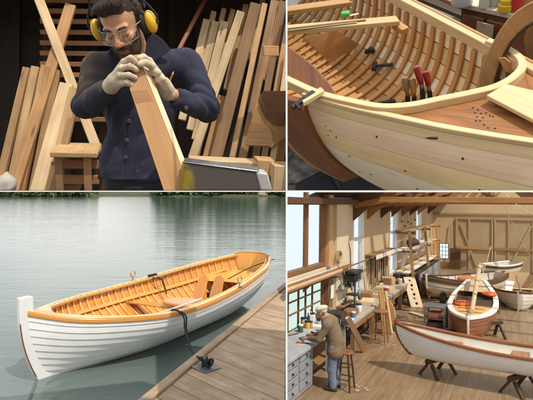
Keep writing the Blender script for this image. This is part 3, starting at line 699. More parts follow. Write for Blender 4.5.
# 1 the long white one across the foreground
q = BR.z(396.5, 323, -2.42); ZB = -3.07
h1 = Hull(5.0, spl([(0, .03), (.05, .17), (.15, .32), (.3, .42), (.5, .46), (.7, .42), (.85, .32), (.95, .17), (1, .05)]), spl([(0, .65), (.15, .52), (.35, .42), (.5, .40), (.65, .42), (.85, .52), (1, .65)]),
          spl([(0, .06), (.1, .02), (.5, 0), (.9, .02), (1, .06)]), p=.62, rb=.30, rs=.3)
shop_boat('white_rowboat', 'long white rowboat with brown gunwales lying across the workshop foreground', pose_at(BR, (q.x, q.y, ZB), -2.5, tilt=0), h1, hull_white, cream_in, mahog, 9, 0, None, ((.22, .30), (.46, .30), (.74, .3)), oak, transom=False)
for lab, px in (('brown wedge trestle under the left end of the long white rowboat', 438), ('brown trestle under the middle of the long white rowboat', 520)):
    g = BR.z(px, 374 if px < 500 else 392, FZ); trestle(lab, (g.x, g.y, FZ), 60, .7, .34, walnut)  # dark timber paints the shade beneath the hull into the trestles
# 2 the varnished decked boat, bow towards the viewer
q = BR.y(468, 319, 12.6)
h2 = Hull(5.9, spl([(0, .03), (.06, .23), (.16, .43), (.32, .60), (.5, .65), (.7, .60), (.85, .47), (1, .30)]), spl([(0, .84), (.2, .76), (.5, .72), (.8, .80), (1, .92)]),
          spl([(0, .02), (.1, 0), (1, .05)]), p=.5, rb=.35)
ps = pose_at(BR, (q.x, q.y, q.z - .84), 92)
c2 = shop_boat('varnished_boat', 'varnished wooden boat with white deck edge, its bow pointing at the viewer', ps, h2, mahog, pine, white_paint, 8, 12, varnish_lt, ((.40, .2),), oak, band=white_paint)
for sd in (-1, 1): obj('deck_edge', MB().loft([[V3((h2.pt(t, 0, 1).x, sd * h2.pt(t, 0, 1).y, h2.zs(t) + .042)), V3((h2.pt(t, 0, 1).x, sd * max(.0, h2.pt(t, 0, 1).y - .11), h2.zs(t) + .05))] for t in lin(0, 1, 24)]), white_paint, c2)
dk = MB()
for sd in (-1, 1): dk.loft([[V3((h2.pt(t, 0, 1).x, sd * (h2.pt(t, 0, 1).y - .05) * k, h2.zs(t) + .03 + .03 * (1 - k * k))) for k in (1, .66, .33, 0)] for t in lin(.03, .36, 10)])
obj('foredeck', dk, varnish_lt, c2); dk = MB()
for sd in (-1, 1): dk.loft([[V3((h2.pt(t, 0, 1).x, sd * (h2.pt(t, 0, 1).y - .05) * k, h2.zs(t) + .02)) for k in (1, .5, 0)] for t in lin(.74, 1, 8)])
obj('afterdeck', dk, pine_pale, c2)
for t in (.14, .25): obj('deck_slot', MB().loft([[V3((h2.L * t + .25 * (a / .4) ** 2 * -.12, a * (.6 + t), h2.zs(t) + .068)), V3((h2.L * t + .07 - .03 * (a / .4) ** 2, a * (.6 + t), h2.zs(t) + .068))] for a in lin(-.4, .4, 9)]), mahog, c2)
obj('dark_coaming', MB().box((h2.L * .50, 0, h2.zs(.5) - .02), (1.9, 1.0, .03)), walnut, c2)
obj('bow_eye', MB().lathe([(.05, 0), (.06, .03), (.03, .06), (0, .07)], (.12, 0, h2.zs(0) + .05), n=10), steel, c2)
red = plain('orange_red_cloth', (.62, .12, .04), .8, vary=.25, scale=7, bump=.4, bscale=30)
def on2(t, y, dz): p = h2.pt(t, 0, 1); return ps.M @ V3((p.x, y, h2.zs(t) + dz))
BRi = BR.M.inverted(); on2l = lambda *a: BRi @ on2(*a)
tag(obj('mast', MB().tube([on2l(.10, -.06, .12), on2l(.92, -.10, .62)], [.055, .075], 10), pine_pale, None, BR), 'pale wooden mast laid lengthwise over the varnished boat', 'mast')
def lump(name, c, r, m, label, cat, seed=1, S=BR):
    f = lambda P_: ell(P_, c, r) + .024 * wob(P_, 19, seed) + .016 * wob(P_, 46, seed + 1)
    lo = [c[k] - r[k] - .08 for k in range(3)]; hi = [c[k] + r[k] + .08 for k in range(3)]
    v, fc = snet(f, lo, hi, max(r) / 22); return tag(obj(name, MB().surf(v, fc), m, None, S, smooth=80), label, cat)
a = on2l(.36, .25, .09); lump('folded_cloth', tuple(a), (.24, .30, .055), red, 'orange-red cloth bundle lying left of the mast on the varnished boat', 'cloth', 3)
a = on2l(.66, -.42, .09); lump('folded_cloth', tuple(a), (.22, .34, .05), red, 'orange-red cloth bundle by the stern deck of the varnished boat', 'cloth', 5)
a = on2l(.43, -.28, .10)
oar = MB().tube([on2l(.33, -.18, .08), on2l(.58, -.52, .16)], .03, 8); oar.prism([on2l(.55, -.40, .13), on2l(.55, -.58, .13), on2l(.64, -.66, .19), on2l(.64, -.50, .19)], (0, 0, .03))
tag(obj('paddle', oar, plain('grey_blue_paint', (.16, .19, .24), .5)), 'grey-blue paddle lying right of the mast in the varnished boat', 'paddle')
oar = MB().tube([on2l(.30, .14, .10), on2l(.60, -.02, .30)], .03, 8); oar.prism([on2l(.30, .06, .11), on2l(.30, .24, .11), on2l(.44, .20, .19), on2l(.44, .02, .19)], (0, 0, .03))
tag(obj('paddle', oar, varnish_dk), 'orange varnished paddle crossing under the mast in the varnished boat', 'paddle')
for lab, t in (('dark trestle holding the bow of the varnished boat', .16), ('dark trestle holding the stern of the varnished boat', .8)):
    g = BRi @ (ps.M @ V3((h2.L * t, 0, 0))); trestle(lab, (g.x, g.y, FZ), 0, 1.5, max(.12, g.z - FZ + .02), oak)
g = BR.z(489, 338, FZ); trestle('brown sawhorse standing to the right of the varnished bow', (g.x, g.y, FZ), 40, .8, .42, walnut)
# 3 broadside boat on a trolley at the left
q = BR.y(426.5, 276, 18.6)
h3 = Hull(3.9, spl([(0, .05), (.04, .34), (.12, .58), (.3, .78), (.5, .82), (.75, .72), (.92, .5), (1, .34)]), spl([(0, .82), (.2, .70), (.5, .62), (.8, .66), (1, .74)]),
          spl([(0, .10), (.1, .04), (.5, 0), (1, .12)]), p=.45, rb=.12)
p3 = pose_at(BR, (q.x, q.y, q.z - .82), 52)
shop_boat('cream_dinghy', 'cream dinghy with dark sheer band on a trolley by the benches', p3, h3, cream, cream_in, beam_dk, 7, 10, oak, ((.42, .25), (.7, .3)), varnish_dk, sheerstripe=beam_dk, band=cream)
ol = BRi @ (p3.M @ V3((2.0, -.1, .60))); lump('cushion', tuple(ol), (.42, .30, .12), plain('orange_brown_cover', (.50, .19, .06), .7), 'orange-brown cushion inside the cream dinghy on the trolley', 'cushion', 9)
g = BR.z(443, 304, FZ); tr = thing('boat_trolley', 'two-wheeled black trolley carrying the cream dinghy', 'trolley', (g.x, g.y, FZ), BR)
for dx, dy in ((0, 0), (.95, 1.0)):
    wv = obj('wheel', MB().lathe([(.10, -.05), (.17, -.06), (.21, -.035), (.21, .035), (.17, .06), (.10, .05)], (g.x + dx * .9, g.y + dy, FZ + .21), (1, -.35, 0), 18), black_rubber, tr)
    obj('hub', MB().lathe([(.0, -.055), (.10, -.05), (.10, .05), (0, .055)], (g.x + dx * .9, g.y + dy, FZ + .21), (1, -.35, 0), 14), steel, wv)
obj('axle', MB().tube([(g.x, g.y, FZ + .21), (g.x + .86, g.y + 1.0, FZ + .21)], .025, 8), dark_steel, tr)
obj('cradle', MB().bar((g.x - .5, g.y + .2, FZ + .34), (g.x + 1.6, g.y + 1.1, FZ + .36), .10, .08), oak, tr)
g2 = BR.z(432, 300, FZ); trestle('low brown trestle under the bow of the cream dinghy', (g2.x + .1, g2.y + .1, FZ), 20, .6, .40)
# 4 boat bow-on at the right
q = BR.y(518, 293, 17.8)
h4 = Hull(5.6, spl([(0, .03), (.06, .30), (.18, .62), (.35, .84), (.55, .90), (.8, .78), (1, .52)]), spl([(0, .92), (.2, .80), (.5, .74), (.8, .82), (1, .92)]),
          spl([(0, .0), (.1, 0), (1, .06)]), p=.85, rb=.40)
p4 = pose_at(BR, (q.x, q.y, q.z - .92), 90)
c4 = shop_boat('cream_sailing_boat', 'cream boat with yellow framing inside and dark bottom, bow-on by the barn doors', p4, h4, cream, pine_pale, beam_dk, 7, 14, varnish_lt, ((.36, .2), (.62, .25)), pine_pale, bottom=dark_steel, band=cream)
a = BRi @ (p4.M @ V3((1.5, .25, .80)))
tag(obj('white_board', MB().prism([a + V3(v) for v in ((-.16, -.6, -.02), (.06, -.65, -.02), (.14, .5, .2), (-.14, .5, .2))], (0, 0, .02)), white_paint, None, BR), 'white board lying across the cream sailing boat', 'board')
tag(obj('tiller', MB().tube([a + V3((.35, -.9, .05)), a + V3((.20, 1.2, .30))], .03, 8), oak, None, BR), 'brown pole lying inside the cream sailing boat', 'pole')
for t, lab in ((.15, 'dark trestle under the bow of the cream sailing boat'), (.8, 'dark trestle under the stern of the cream sailing boat')):
    g = BRi @ (p4.M @ V3((h4.L * t, 0, 0))); trestle(lab, (g.x, g.y, FZ), 0, 1.0, max(.1, g.z - FZ + .02), walnut)
# 5 dinghy lifted up at the back
q = BR.y(482.5, 264.5, 23.0)
h5 = Hull(2.35, spl([(0, .06), (.05, .26), (.15, .40), (.4, .50), (.7, .48), (.93, .4), (1, .33)]), spl([(0, .60), (.3, .54), (.7, .54), (1, .58)]), spl([(0, .12), (.2, .03), (.6, 0), (1, .10)]), p=.42, rb=.12)
p5 = pose_at(BR, (q.x, q.y, q.z - .60), 57)
shop_boat('white_dinghy', 'small white dinghy with dark band, raised high before the barn doors', p5, h5, cream, cream_in, white_paint, 6, 0, None, ((.45, .25),), oak, sheerstripe=beam_dk, band=cream)
for dx in (.6, 1.8):
    g = BRi @ (p5.M @ V3((dx, 0, 0))); trestle('tall dark trestle under the %s half of the raised white dinghy' % ('left' if dx < 1 else 'right'), (g.x, g.y, FZ), 57 + 90, 1.0, g.z - FZ + .01, walnut)

# ------------------------------------------------------------------ wheeled metal stand on the floor
g = BR.z(436, 330, FZ); gx, gy = g.x, g.y
ct = thing('tool_trolley', 'grey metal tool trolley with two shelves on the open floor', 'trolley', (gx, gy, FZ), BR)
gm_ = plain('grey_metal', (.20, .22, .22), .45, .6, vary=.2)
for sx in (-1, 1):
    for sy in (-1, 1): obj('post', MB().bar((gx + sx * .25, gy + sy * .3, FZ + .03), (gx + sx * .25, gy + sy * .3, FZ + .68), .05, .05), gm_, ct)
for z in (.12, .36, .66): obj('shelf', MB().box((gx, gy, FZ + z), (.52, .62, .03)), gm_, ct)
obj('guard', MB().bar((gx - .27, gy - .34, FZ + .50), (gx + .27, gy - .34, FZ + .50), .03, .05), gm_, ct)
tag(obj('red_toolbox', MB().box((gx, gy - .05, FZ + .44), (.36, .40, .13)), red, None, BR, bevel=.02), 'red toolbox on the middle shelf of the grey trolley', 'toolbox')
tag(obj('crate', MB().box((gx, gy - .05, FZ + .20), (.40, .44, .13)), walnut, None, BR, bevel=.01), 'dark crate on the bottom shelf of the grey trolley', 'crate')

# ------------------------------------------------------------------ stools
def stool(label, p, h, r, m, seat):
    t = thing('stool', label, 'stool', p, BR, 'wooden stools by the benches'); p = V3(p)
    obj('seat', MB().lathe([(0, h), (r * .9, h), (r, h - .012), (r, h - .03), (r * .92, h - .042), (0, h - .042)], p, n=24), seat, t)
    ft = []
    for k in range(4):
        a = math.pi / 4 + k * math.pi / 2; d = V3((math.cos(a), math.sin(a), 0)); ft.append(d)
        obj('leg', MB().tube([p + d * r * .72 + V3((0, 0, h - .04)), p + d * r * 1.0 + V3((0, 0, h * .5)), p + d * r * 1.22], [.016, .021, .016], 8), m, t)
    for k in range(4):
        for z in ((.30, .34)[k % 2] * h, (.62, .66)[k % 2] * h):
            e = r * (1.22 - .5 * z / h); obj('rung', MB().tube([p + ft[k] * e + V3((0, 0, z)), p + ft[(k + 1) % 4] * e + V3((0, 0, z))], .011, 6), m, t)
stoolw = wood('stool_wood', (.17, .07, .028), (.28, .13, .055), .45, coat=.2)
g = BR.z(344.5, 389, FZ); stool('dark wooden stool standing just behind the bending man', (g.x, g.y, FZ), .70, .17, walnut, mahog)
g = BR.z(380, 343, FZ); stool('taller red-brown stool next to the leaning boards', (g.x, g.y, FZ), .80, .19, stoolw, stoolw)

# ------------------------------------------------------------------ benches along the wall
BZ = -2.63
benchtop = wood('bench_top', (.30, .25, .20), (.46, .40, .33), .7, var=.05)
graypaint = plain('grey_bench_paint', (.30, .31, .33), .6, vary=.15, scale=4)
b = thing('drawer_bench', 'grey workbench with rows of drawers under the big window', 'workbench', (-3.8, 8.3, FZ), BR)
obj('top', MB().box((-3.80, 8.75, BZ), (.76, 4.1, .06)), plain('grey_bench_top', (.40, .41, .42), .6, vary=.2, scale=5), b, bevel=.006)
obj('carcass', MB().box((-3.82, 7.90, (FZ + BZ) / 2 - .02), (.66, 1.86, BZ - FZ - .07)), graypaint, b)
for j in range(3):
    for k in range(4):
        y = 7.25 + j * .62 - .04; z = FZ + .10 + k * .165
        d = obj('drawer', MB().box((-3.478, y, z + .07), (.03, .56, .145)), graypaint, b, bevel=.006)
        obj('knob', MB().lathe([(.012, 0), (.022, .015), (.018, .03), (0, .033)], (-3.463, y, z + .07), (1, 0, 0), 10), dark_steel, d)
for y in (9.7, 10.7): obj('leg', MB().box((-3.5, y, (FZ + BZ) / 2 - .03), (.08, .08, BZ - FZ - .07)), graypaint, b)
obj('shelf', MB().box((-3.82, 9.85, FZ + .25), (.6, 1.9, .03)), oak, b)
b2 = thing('long_bench', 'long light-topped workbench running from the drill press to the window racks', 'workbench', (-3.8, 14, FZ), BR)
obj('top', MB().box((-3.78, 14.9, BZ - .09), (.80, 7.6, .08)), benchtop, b2, bevel=.008)
for y in (11.3, 12.9, 14.6, 16.4, 18.5): obj('leg', MB().box((-3.46, y, (FZ + BZ) / 2 - .07), (.10, .10, BZ - FZ - .15)), oak, b2)
obj('apron', MB().box((-3.42, 14.9, BZ - .20), (.04, 7.4, .13)), oak, b2)
obj('shelf', MB().box((-3.85, 15, FZ + .22), (.6, 7.2, .03)), walnut, b2)
# things on and under the benches
rr = random.Random(4)
cols = [('white', (.7, .7, .68)), ('green', (.10, .22, .12)), ('yellow', (.62, .42, .06)), ('red', (.45, .06, .04)), ('brown', (.22, .11, .05)), ('black', (.03, .03, .03)), ('grey', (.3, .3, .31)), ('blue', (.07, .18, .34))]
def pot(kind, label, p, r, h, c, lid=True):
    m = plain(kind + '_paint', c, .45, vary=.12)
    o = thing(kind, label, kind.replace('_', ' '), p, BR)
    if kind == 'bottle': pr = [(0, 0), (r, 0), (r, h * .58), (r * .36, h * .74), (r * .36, h)]
    else: pr = [(0, 0), (r * .93, 0), (r, .01), (r, h - .01), (r * .93, h)]
    obj('body', MB().lathe(pr, p, n=16), m, o)
    if lid: obj('lid', MB().lathe([(0, h), (r * (.42 if kind == 'bottle' else 1.05), h), (r * (.42 if kind == 'bottle' else 1.05), h + .025), (0, h + .03)], p, n=14), white_paint if c[0] < .5 else dark_steel, o)
def onb(px, py, z=BZ + .03): return BR.z(px, py, z)
for kind, lab, px, py, r, h, c in (('tin', 'green tin near the left end of the drawer bench', 300.5, 332, .055, .13, (.06, .12, .07)), ('jar', 'jar with a yellow label beside the green tin', 303, 325.5, .065, .15, (.50, .46, .36)), ('tin', 'yellow tin in the middle of the drawer bench', 307.5, 328, .06, .13, (.62, .40, .05)),
        ('bottle', 'tall white bottle behind the yellow tin', 306, 321, .045, .24, (.72, .72, .7)), ('jar', 'orange-lidded jar right of the yellow tin', 310.5, 328, .045, .12, (.55, .22, .07)), ('tin', 'white tin right of the tall white bottle', 312.5, 321.5, .055, .17, (.70, .70, .68)), ('bottle', 'dark bottle by the window post on the drawer bench', 299, 322, .035, .22, (.03, .03, .04)), ('tin', 'grey tin by the man’s lowered face', 319, 324, .06, .12, (.42, .43, .45))):
    p = onb(px, py); p.x = min(max(p.x, -4.13), -3.5); p.z = BZ + .03; pot(kind, lab.replace('’s', "'s"), tuple(p), r, h, c)
def handtool(label, p, rz, ln, mh):
    p = V3(p); t = thing('hand_tool', label, 'hand tool', p, BR); m3 = Matrix.Rotation(rz, 3, 'Z'); f = lambda x, y, z: p + m3 @ V3((x, y, z))
    obj('handle', MB().tube([f(0, 0, .02), f(ln * .2, 0, .024), f(ln * .45, 0, .02)], [.014, .018, .011], 8), mh, t)
    obj('blade', MB().bar(f(ln * .45, 0, .015), f(ln, 0, .012), .03, .008), dark_steel, t)
for i, (lab, px, py, rz, ln, mh) in enumerate((('red-handled tool at the near edge of the drawer bench', 296, 343, .3, .26, red), ('second red-handled tool closer to the window post', 304, 341.5, 2.4, .22, red), ('black pliers-like tool in the centre of the drawer bench', 306, 336, .5, .30, black_rubber), ('black tool just under the jars', 311, 333, -.4, .26, black_rubber), ('wooden-handled tool near the man on the drawer bench', 316, 331, .2, .24, oak), ('brown-handled tool at the left end of the drawer bench', 289, 336, 1.2, .25, oak))):
    p = onb(px, py); p.x = min(max(p.x, -4.1), -3.52); handtool(lab, (p.x, p.y, BZ + .03), rz, ln, mh)
# sawn boards lying along the window sill rack
sr = thing('sill_rack', 'narrow bracket shelf under the big window', 'shelf', (WX + .1, 9.9, -1.66), BR)
obj('board', MB().box((WX + .14, 10.0, -1.68), (.26, 4.9, .03)), oak, sr)
for y in (8.6, 10.0, 11.3): obj('bracket', MB().prism([(WX + .01, y - .015, -1.70), (WX + .25, y - .015, -1.70), (WX + .01, y - .015, -1.92)], (0, .03, 0)), oak, sr)
for i, (dx, y0, y1, dz, m, lab) in enumerate(((.06, 7.8, 12.1, 0, pine_pale, 'pale strip of wood at the wall side of the sill rack'), (.13, 7.7, 12.6, .0, oak, 'brown strip of wood in the middle of the sill rack'), (.20, 7.8, 12.3, 0, pine_pale, 'pale strip of wood at the front of the sill rack'), (.10, 7.8, 11.9, .045, white_paint, 'white batten stacked on top of the sill rack'), (.17, 7.9, 12.9, .045, oak, 'thin brown batten stacked on top of the sill rack'))):
    tag(obj('wood_strip', MB().bar((WX + dx, y0, -1.643 + dz), (WX + dx + .02, y1, -1.643 + dz), .05, .04), m, None, BR), lab, 'wood strip', 'wood strips on the sill rack')
# the long pole carried on along the wall
tag(obj('wall_pole', MB().tube([(WX + .30, 11.9, -1.60), (WX + .24, 18.0, -1.58)], .022, 8), oak, None, BR), 'long thin brown pole fixed along the window wall', 'pole')
# little shelves with planes on the pilaster
for z, lab in ((-2.14, 'upper small shelf on the cream pilaster, holding black planes'), (-2.55, 'lower small shelf on the cream pilaster')):
    s = thing('small_shelf', lab, 'shelf', (WX + .2, 12.4, z), BR); obj('board', MB().box((WX + .22, 12.4, z), (.18, 1.1, .025)), oak, s); obj('bracket', MB().box((WX + .17, 12.4, z - .05), (.08, .03, .07)), oak, s)
for i, (y, z, lab) in enumerate(((12.05, -2.125, 'black hand plane on the left of the upper small shelf'), (12.45, -2.125, 'black hand plane in the middle of the upper small shelf'), (12.8, -2.125, 'black hand plane on the right of the upper small shelf'), (12.2, -2.535, 'black hand plane on the lower small shelf'))):
    t = thing('hand_plane', lab, 'hand plane', (WX + .23, y, z), BR, 'hand planes on the small shelves')
    obj('body', MB().box((WX + .23, y, z + .025), (.07, .28, .045)), dark_steel, t, bevel=.008); obj('blade', MB().bar((WX + .23, y - .02, z + .04), (WX + .23, y + .06, z + .13), .05, .012, up=(1, 0, 0)), dark_steel, t)
    obj('handle', MB().tube([(WX + .23, y + .10, z + .045), (WX + .23, y + .12, z + .10), (WX + .23, y + .09, z + .13)], .018, 8), walnut, t)
# drill press
dp = thing('drill_press', 'black drill press standing on the long bench before the first tall window', 'drill press', (-3.85, 12.6, BZ - .05), BR); x, y, z = -3.85, 12.6, BZ - .05
obj('base', MB().box((x, y, z + .03), (.30, .40, .05)), dark_steel, dp, bevel=.01); obj('column', MB().tube([(x, y + .1, z + .05), (x, y + .1, z + .82)], .035, 12), steel, dp)
obj('head', MB().box((x, y - .02, z + .78), (.26, .50, .20)), dark_steel, dp, bevel=.03); obj('belt_cover', MB().box((x, y, z + .92), (.32, .62, .09)), dark_steel, dp, bevel=.03)
obj('chuck', MB().lathe([(.03, 0), (.035, .06), (.02, .12), (.02, .2)], (x, y - .18, z + .48), n=12), steel, dp); obj('table', MB().box((x, y - .12, z + .36), (.26, .30, .03)), dark_steel, dp)
for k in range(3): a = k * 2.1; obj('feed_lever', MB().tube([(x + .14, y - .1, z + .74), (x + .17, y - .1 + .2 * math.cos(a), z + .74 + .2 * math.sin(a))], .012, 6), steel, dp)
# tools hung on the wall between first and second tall window
for i in range(9):
    y = 15.05 + i * .27; ln = (.55, .75, .9, .62, .8, .5, .85, .7, .6)[i]; c = (oak, walnut, oak, dark_steel, steel, oak, walnut, dark_steel, oak)[i]
    lab = ['green-topped brown strap', 'dark wooden saw', 'long brown template', 'dark iron clamp', 'grey steel square', 'short brown mallet', 'dark wooden spokeshave', 'black iron hook', 'brown angle gauge'][i] + ' hung on the wall rack between the tall windows'
    t = thing('hung_tool', lab, 'hung tool', (WX + .05, y, -1.72 - ln), BR)
    obj('shaft', MB().bar((WX + .06, y, -1.74), (WX + .06, y + .04, -1.74 - ln), .035 + .02 * (i % 3), .03, up=(1, 0, 0), w1=.07 + .03 * (i % 2)), c, t)
    obj('head', MB().box((WX + .07, y, -1.72 - (0 if i % 2 else ln * .2)), (.05, .14, .07)), plain('green_paint', (.03, .34, .12), .5) if i == 0 else c, t, bevel=.01)
rk = thing('tool_rail', 'white-edged shelf rail above the hung tools', 'shelf', (WX + .15, 16.2, -1.6), BR); obj('board', MB().box((WX + .17, 16.3, -1.55), (.34, 2.9, .04)), oak, rk); obj('lip', MB().box((WX + .355, 16.3, -1.60), (.03, 2.9, .12)), white_paint, rk)
# clutter on the long bench
for i, (y, dx, sz, m, lab, nm) in enumerate(((11.2, -.05, (.34, .42, .16), walnut, 'dark wooden box on the near end of the long bench', 'wooden_box'), (11.75, .12, (.30, .5, .12), oak, 'brown block beside the dark box on the long bench', 'wood_block'), (13.3, .10, (.34, .6, .10), pine_pale, 'pale bundle of sheets in front of the drill press', 'paper_stack'), (13.9, -.1, (.30, .42, .20), oak, 'brown box behind the drill press', 'wooden_box'), (14.6, .1, (.40, .8, .09), pine, 'tan plank offcut on the long bench', 'plank_offcut'), (15.6, .02, (.5, .6, .12), pine_pale, 'pale folded cloth on the long bench', 'cloth_stack'), (16.6, -.1, (.32, .4, .26), pine, 'tan case at the far half of the long bench', 'case'), (17.3, .05, (.3, .5, .10), oak, 'brown offcut at the far end of the long bench', 'plank_offcut'), (18.3, .0, (.4, .5, .18), walnut, 'dark chest on the far end of the long bench', 'chest'))):
    tag(obj(nm, MB().box((-3.78 + dx, y, BZ - .05 + sz[2] / 2), sz, rz=.15 * math.sin(i * 7)), m, None, BR, bevel=.012), lab, nm.replace('_', ' '))
for i, (y, dx, sz, m, lab) in enumerate(((11.6, 0, (.4, .5, .30), walnut, 'dark crate under the near end of the long bench'), (12.9, .05, (.42, .6, .36), oak, 'brown crate under the drill press'), (14.3, 0, (.42, .7, .30), walnut, 'dark crate under the middle of the long bench'), (15.8, .05, (.42, .6, .40), pine, 'tan crate under the far half of the long bench'), (17.4, 0, (.42, .6, .32), oak, 'brown crate at the far end under the long bench'))):
    tag(obj('crate', MB().box((-3.82 + dx, y, FZ + .235 + sz[2] / 2), sz), m, None, BR, bevel=.01), lab, 'crate')
# boards leaning on the long bench beside the tall stool
for a, b_, w_, m, lab in ((BR.z(385, 334, FZ), BR.y(381, 291, 12.9), .18, pine_warm, 'broad orange board leaning against the long bench by the tall stool'), (BR.z(392, 334, FZ), BR.y(385.5, 291, 13.2), .07, pine, 'narrow pale board leaning beside the broad orange board'), (BR.z(365, 352, FZ), BR.y(348, 318, 10.6), .14, oak, 'brown board leaning at the bench behind the bending man')):
    tag(obj('leaning_board', MB().bar(a + V3((0, 0, .01)), b_, w_, .03, up=(1, -.6, 0)), m, None, BR), lab, 'board')
tp = [BR.y(x_, y_, 13.3) for x_, y_ in ((389, 300), (394, 308), (395.5, 318), (391.5, 322), (391, 327), (386.5, 326), (387, 312))]
tag(obj('shaped_template', MB().prism(tp, (.015, .02, 0)), pine_warm, None, BR), 'curvy cut-out orange template propped beside the boards', 'template')
# bored strip ladder leaning at the bench end
a = BR.z(417, 307, FZ); b_ = BR.y(409, 277, a.y + .5); sd = V3((.17, .12, 0))
mb = MB().prism([a - sd, a + sd, b_ + sd, b_ - sd], (0, .03, 0)); ld = thing('bored_board', 'pale tall board with a row of dark holes leaning at the bench end', 'board', tuple(a), BR)
obj('panel', mb, pine_pale, ld)
for k in range(6):
    c = a.lerp(b_, .12 + .15 * k); obj('hole', MB().lathe([(0, 0), (.045, 0), (.045, .006), (0, .006)], c + V3((.02 * (-1) ** k, -.012, 0)), (0, -1, .12), 10), black_rubber, ld)
tag(obj('narrow_board', MB().bar(BR.z(409, 305, FZ), BR.y(405, 279, 17.6), .10, .03, up=(1, -.6, 0)), oak, None, BR), 'narrow brown board standing left of the bored board', 'board')
# racks of boat moulds by the third window
def mould(label, y, x0, w_, h_, z0):
    pts = [(x0, y, z0)] + [(x0 + w_ * (1 - math.cos(a)) , y, z0 + h_ * math.sin(a)) for a in lin(0, math.pi / 2, 8)] + [(x0 + w_ - .09, y, z0 + h_ - .12)] + [(x0 + .12 + (w_ - .12) * (1 - math.cos(a)) * .86, y, z0 + (h_ - .14) * math.sin(a)) for a in lin(math.pi / 2 - .15, 0, 8)]
    tag(obj('boat_mould', MB().prism(pts, (0, .05, 0)), white_paint, None, BR), label, 'mould', 'curved boat moulds by the third window')
mould('curved white mould nearest of those before the far windows', 19.5, WX + .1, .75, 1.05, -2.58); mould('curved white mould in the middle of those before the far windows', 21.2, WX + .1, .75, 1.0, -2.5); mould('curved white mould farthest before the last window', 23.0, WX + .1, .7, .95, -2.4)
hr = thing('timber_rack', 'high timber rack with two tiers of stored boards at the far windows', 'rack', (WX + .4, 21.5, FZ), BR)
for y in (18.9, 22.4, 25.6):
    obj('post', MB().bar((WX + .75, y, FZ), (WX + .55, y, -.95), .10, .10), pine_warm, hr)
    for z in (-1.05, -1.75, -2.55): obj('arm', MB().box((WX + .40, y + .06, z), (.75, .07, .08)), oak, hr)
for i, (z, dx, m, lab) in enumerate(((-.985, .15, oak, 'brown board on the top tier of the timber rack, wall side'), (-.985, .42, pine, 'tan board on the top tier of the timber rack, outer side'), (-1.685, .20, white_paint, 'white board on the middle tier of the timber rack, wall side'), (-1.685, .50, pine_pale, 'pale board on the middle tier of the timber rack, outer side'), (-2.485, .22, pine_pale, 'pale board on the bottom tier of the timber rack, wall side'), (-2.485, .52, white_paint, 'white board on the bottom tier of the timber rack, outer side'))):
    tag(obj('stored_board', MB().box((WX + dx, 22.3 - .2 * (i % 3), z), (.22, 7.0, .05)), m, None, BR), lab, 'board', 'boards stored on the timber rack')
lump('shavings_sack', (WX + .45, 20.2, -1.50), (.25, .34, .18), walnut, 'dark bundled tarp on the middle tier of the timber rack', 'tarp', 12)
cb = thing('wall_cabinet', 'grey low cabinet under the far windows behind the bored board', 'cabinet', (-3.8, 22, FZ), BR)
obj('carcass', MB().box((-3.78, 22.4, FZ + .38), (.70, 5.6, .74)), walnut, cb)
for k in range(4): d = obj('door', MB().box((-3.415, 20.3 + 1.4 * k, FZ + .38), (.03, 1.3, .66)), graypaint, cb, bevel=.01); obj('knob', MB().lathe([(.015, 0), (.025, .02), (0, .03)], (-3.40, 19.8 + 1.4 * k, FZ + .45), (1, 0, 0), 8), steel, d)
tag(obj('leaning_pole', MB().bar(BR.y(385, 283, 17.2), BR.y(390, 222, 18.3), .05, .05), beam_w, None, BR), 'brown pole leaning up across the second tall window', 'pole')
pb = BR.z(445, 283, FZ)
tag(obj('standing_panel', MB().box((-3.0, YB - .3, FZ + .55), (.55, .05, 1.1)), beam_dk, None, BR), 'dark panel standing against the back wall below the small window', 'panel')

# ------------------------------------------------------------------ the man bending over the bench
pm = thing('person', 'man in tweed jacket and cream beret bending over the drawer bench', 'person', (-3.08, 8.78, FZ), BR)
hx, hy = -3.06, 8.80
skin = plain('weathered_skin', (.42, .23, .14), .55, vary=.12, scale=30)
HC = (-3.30, 8.78, -2.03)
def body(P_):
    d = ell(P_, HC, (.095, .075, .115)); d = smin(d, ell(P_, (HC[0] - .05, HC[1], HC[2] - .06), (.06, .055, .06)), .03)
    d = smin(d, cap(P_, (HC[0] - .088, HC[1], HC[2] - .005), (HC[0] - .115, HC[1], HC[2] - .045), .012, .018), .015)
    for s in (-1, 1): d = smin(d, ell(P_, (HC[0] + .01, HC[1] + s * .078, HC[2] - .01), (.022, .012, .034)), .008)
    d = smin(d, cap(P_, (HC[0] + .02, HC[1], HC[2] - .07), (-3.17, 8.79, -2.15), .052), .03)
    d = smin(d, cap(P_, (-3.17, 8.79, -2.15), (-3.05, 8.80, -2.60), .12, .12), .05)
    for s in (-1, 1):
        e = (-3.26, 8.80 + s * .25, -2.46); wv = (-3.52, 8.80 + s * .13, -2.50)
        d = smin(d, cap(P_, (-3.12, 8.80 + s * .17, -2.19), e, .05, .04), .03); d = smin(d, cap(P_, e, wv, .04, .028), .02)
        d = smin(d, ell(P_, (wv[0] - .05, wv[1] - s * .01, wv[2] - .005), (.05, .035, .022)), .015)
        for k in range(4):
            y = wv[1] - s * .01 + (k - 1.5) * .019; d = smin(d, cap(P_, (wv[0] - .085, y, wv[2] - .005), (wv[0] - .13 - .008 * (k in (1, 2)), y, wv[2] - .03), .0095, .008), .004)
        d = smin(d, cap(P_, (wv[0] - .04, wv[1] - s * .035, wv[2]), (wv[0] - .10, wv[1] - s * .055, wv[2] - .02), .011, .009), .006)
        d = smin(d, cap(P_, (-3.04, 8.80 + s * .09, -2.62), (-3.07, 8.81 + s * .10, -3.02), .08, .06), .03); d = smin(d, cap(P_, (-3.07, 8.81 + s * .10, -3.02), (-3.04, 8.82 + s * .11, -3.36), .055, .04), .02)
    return d
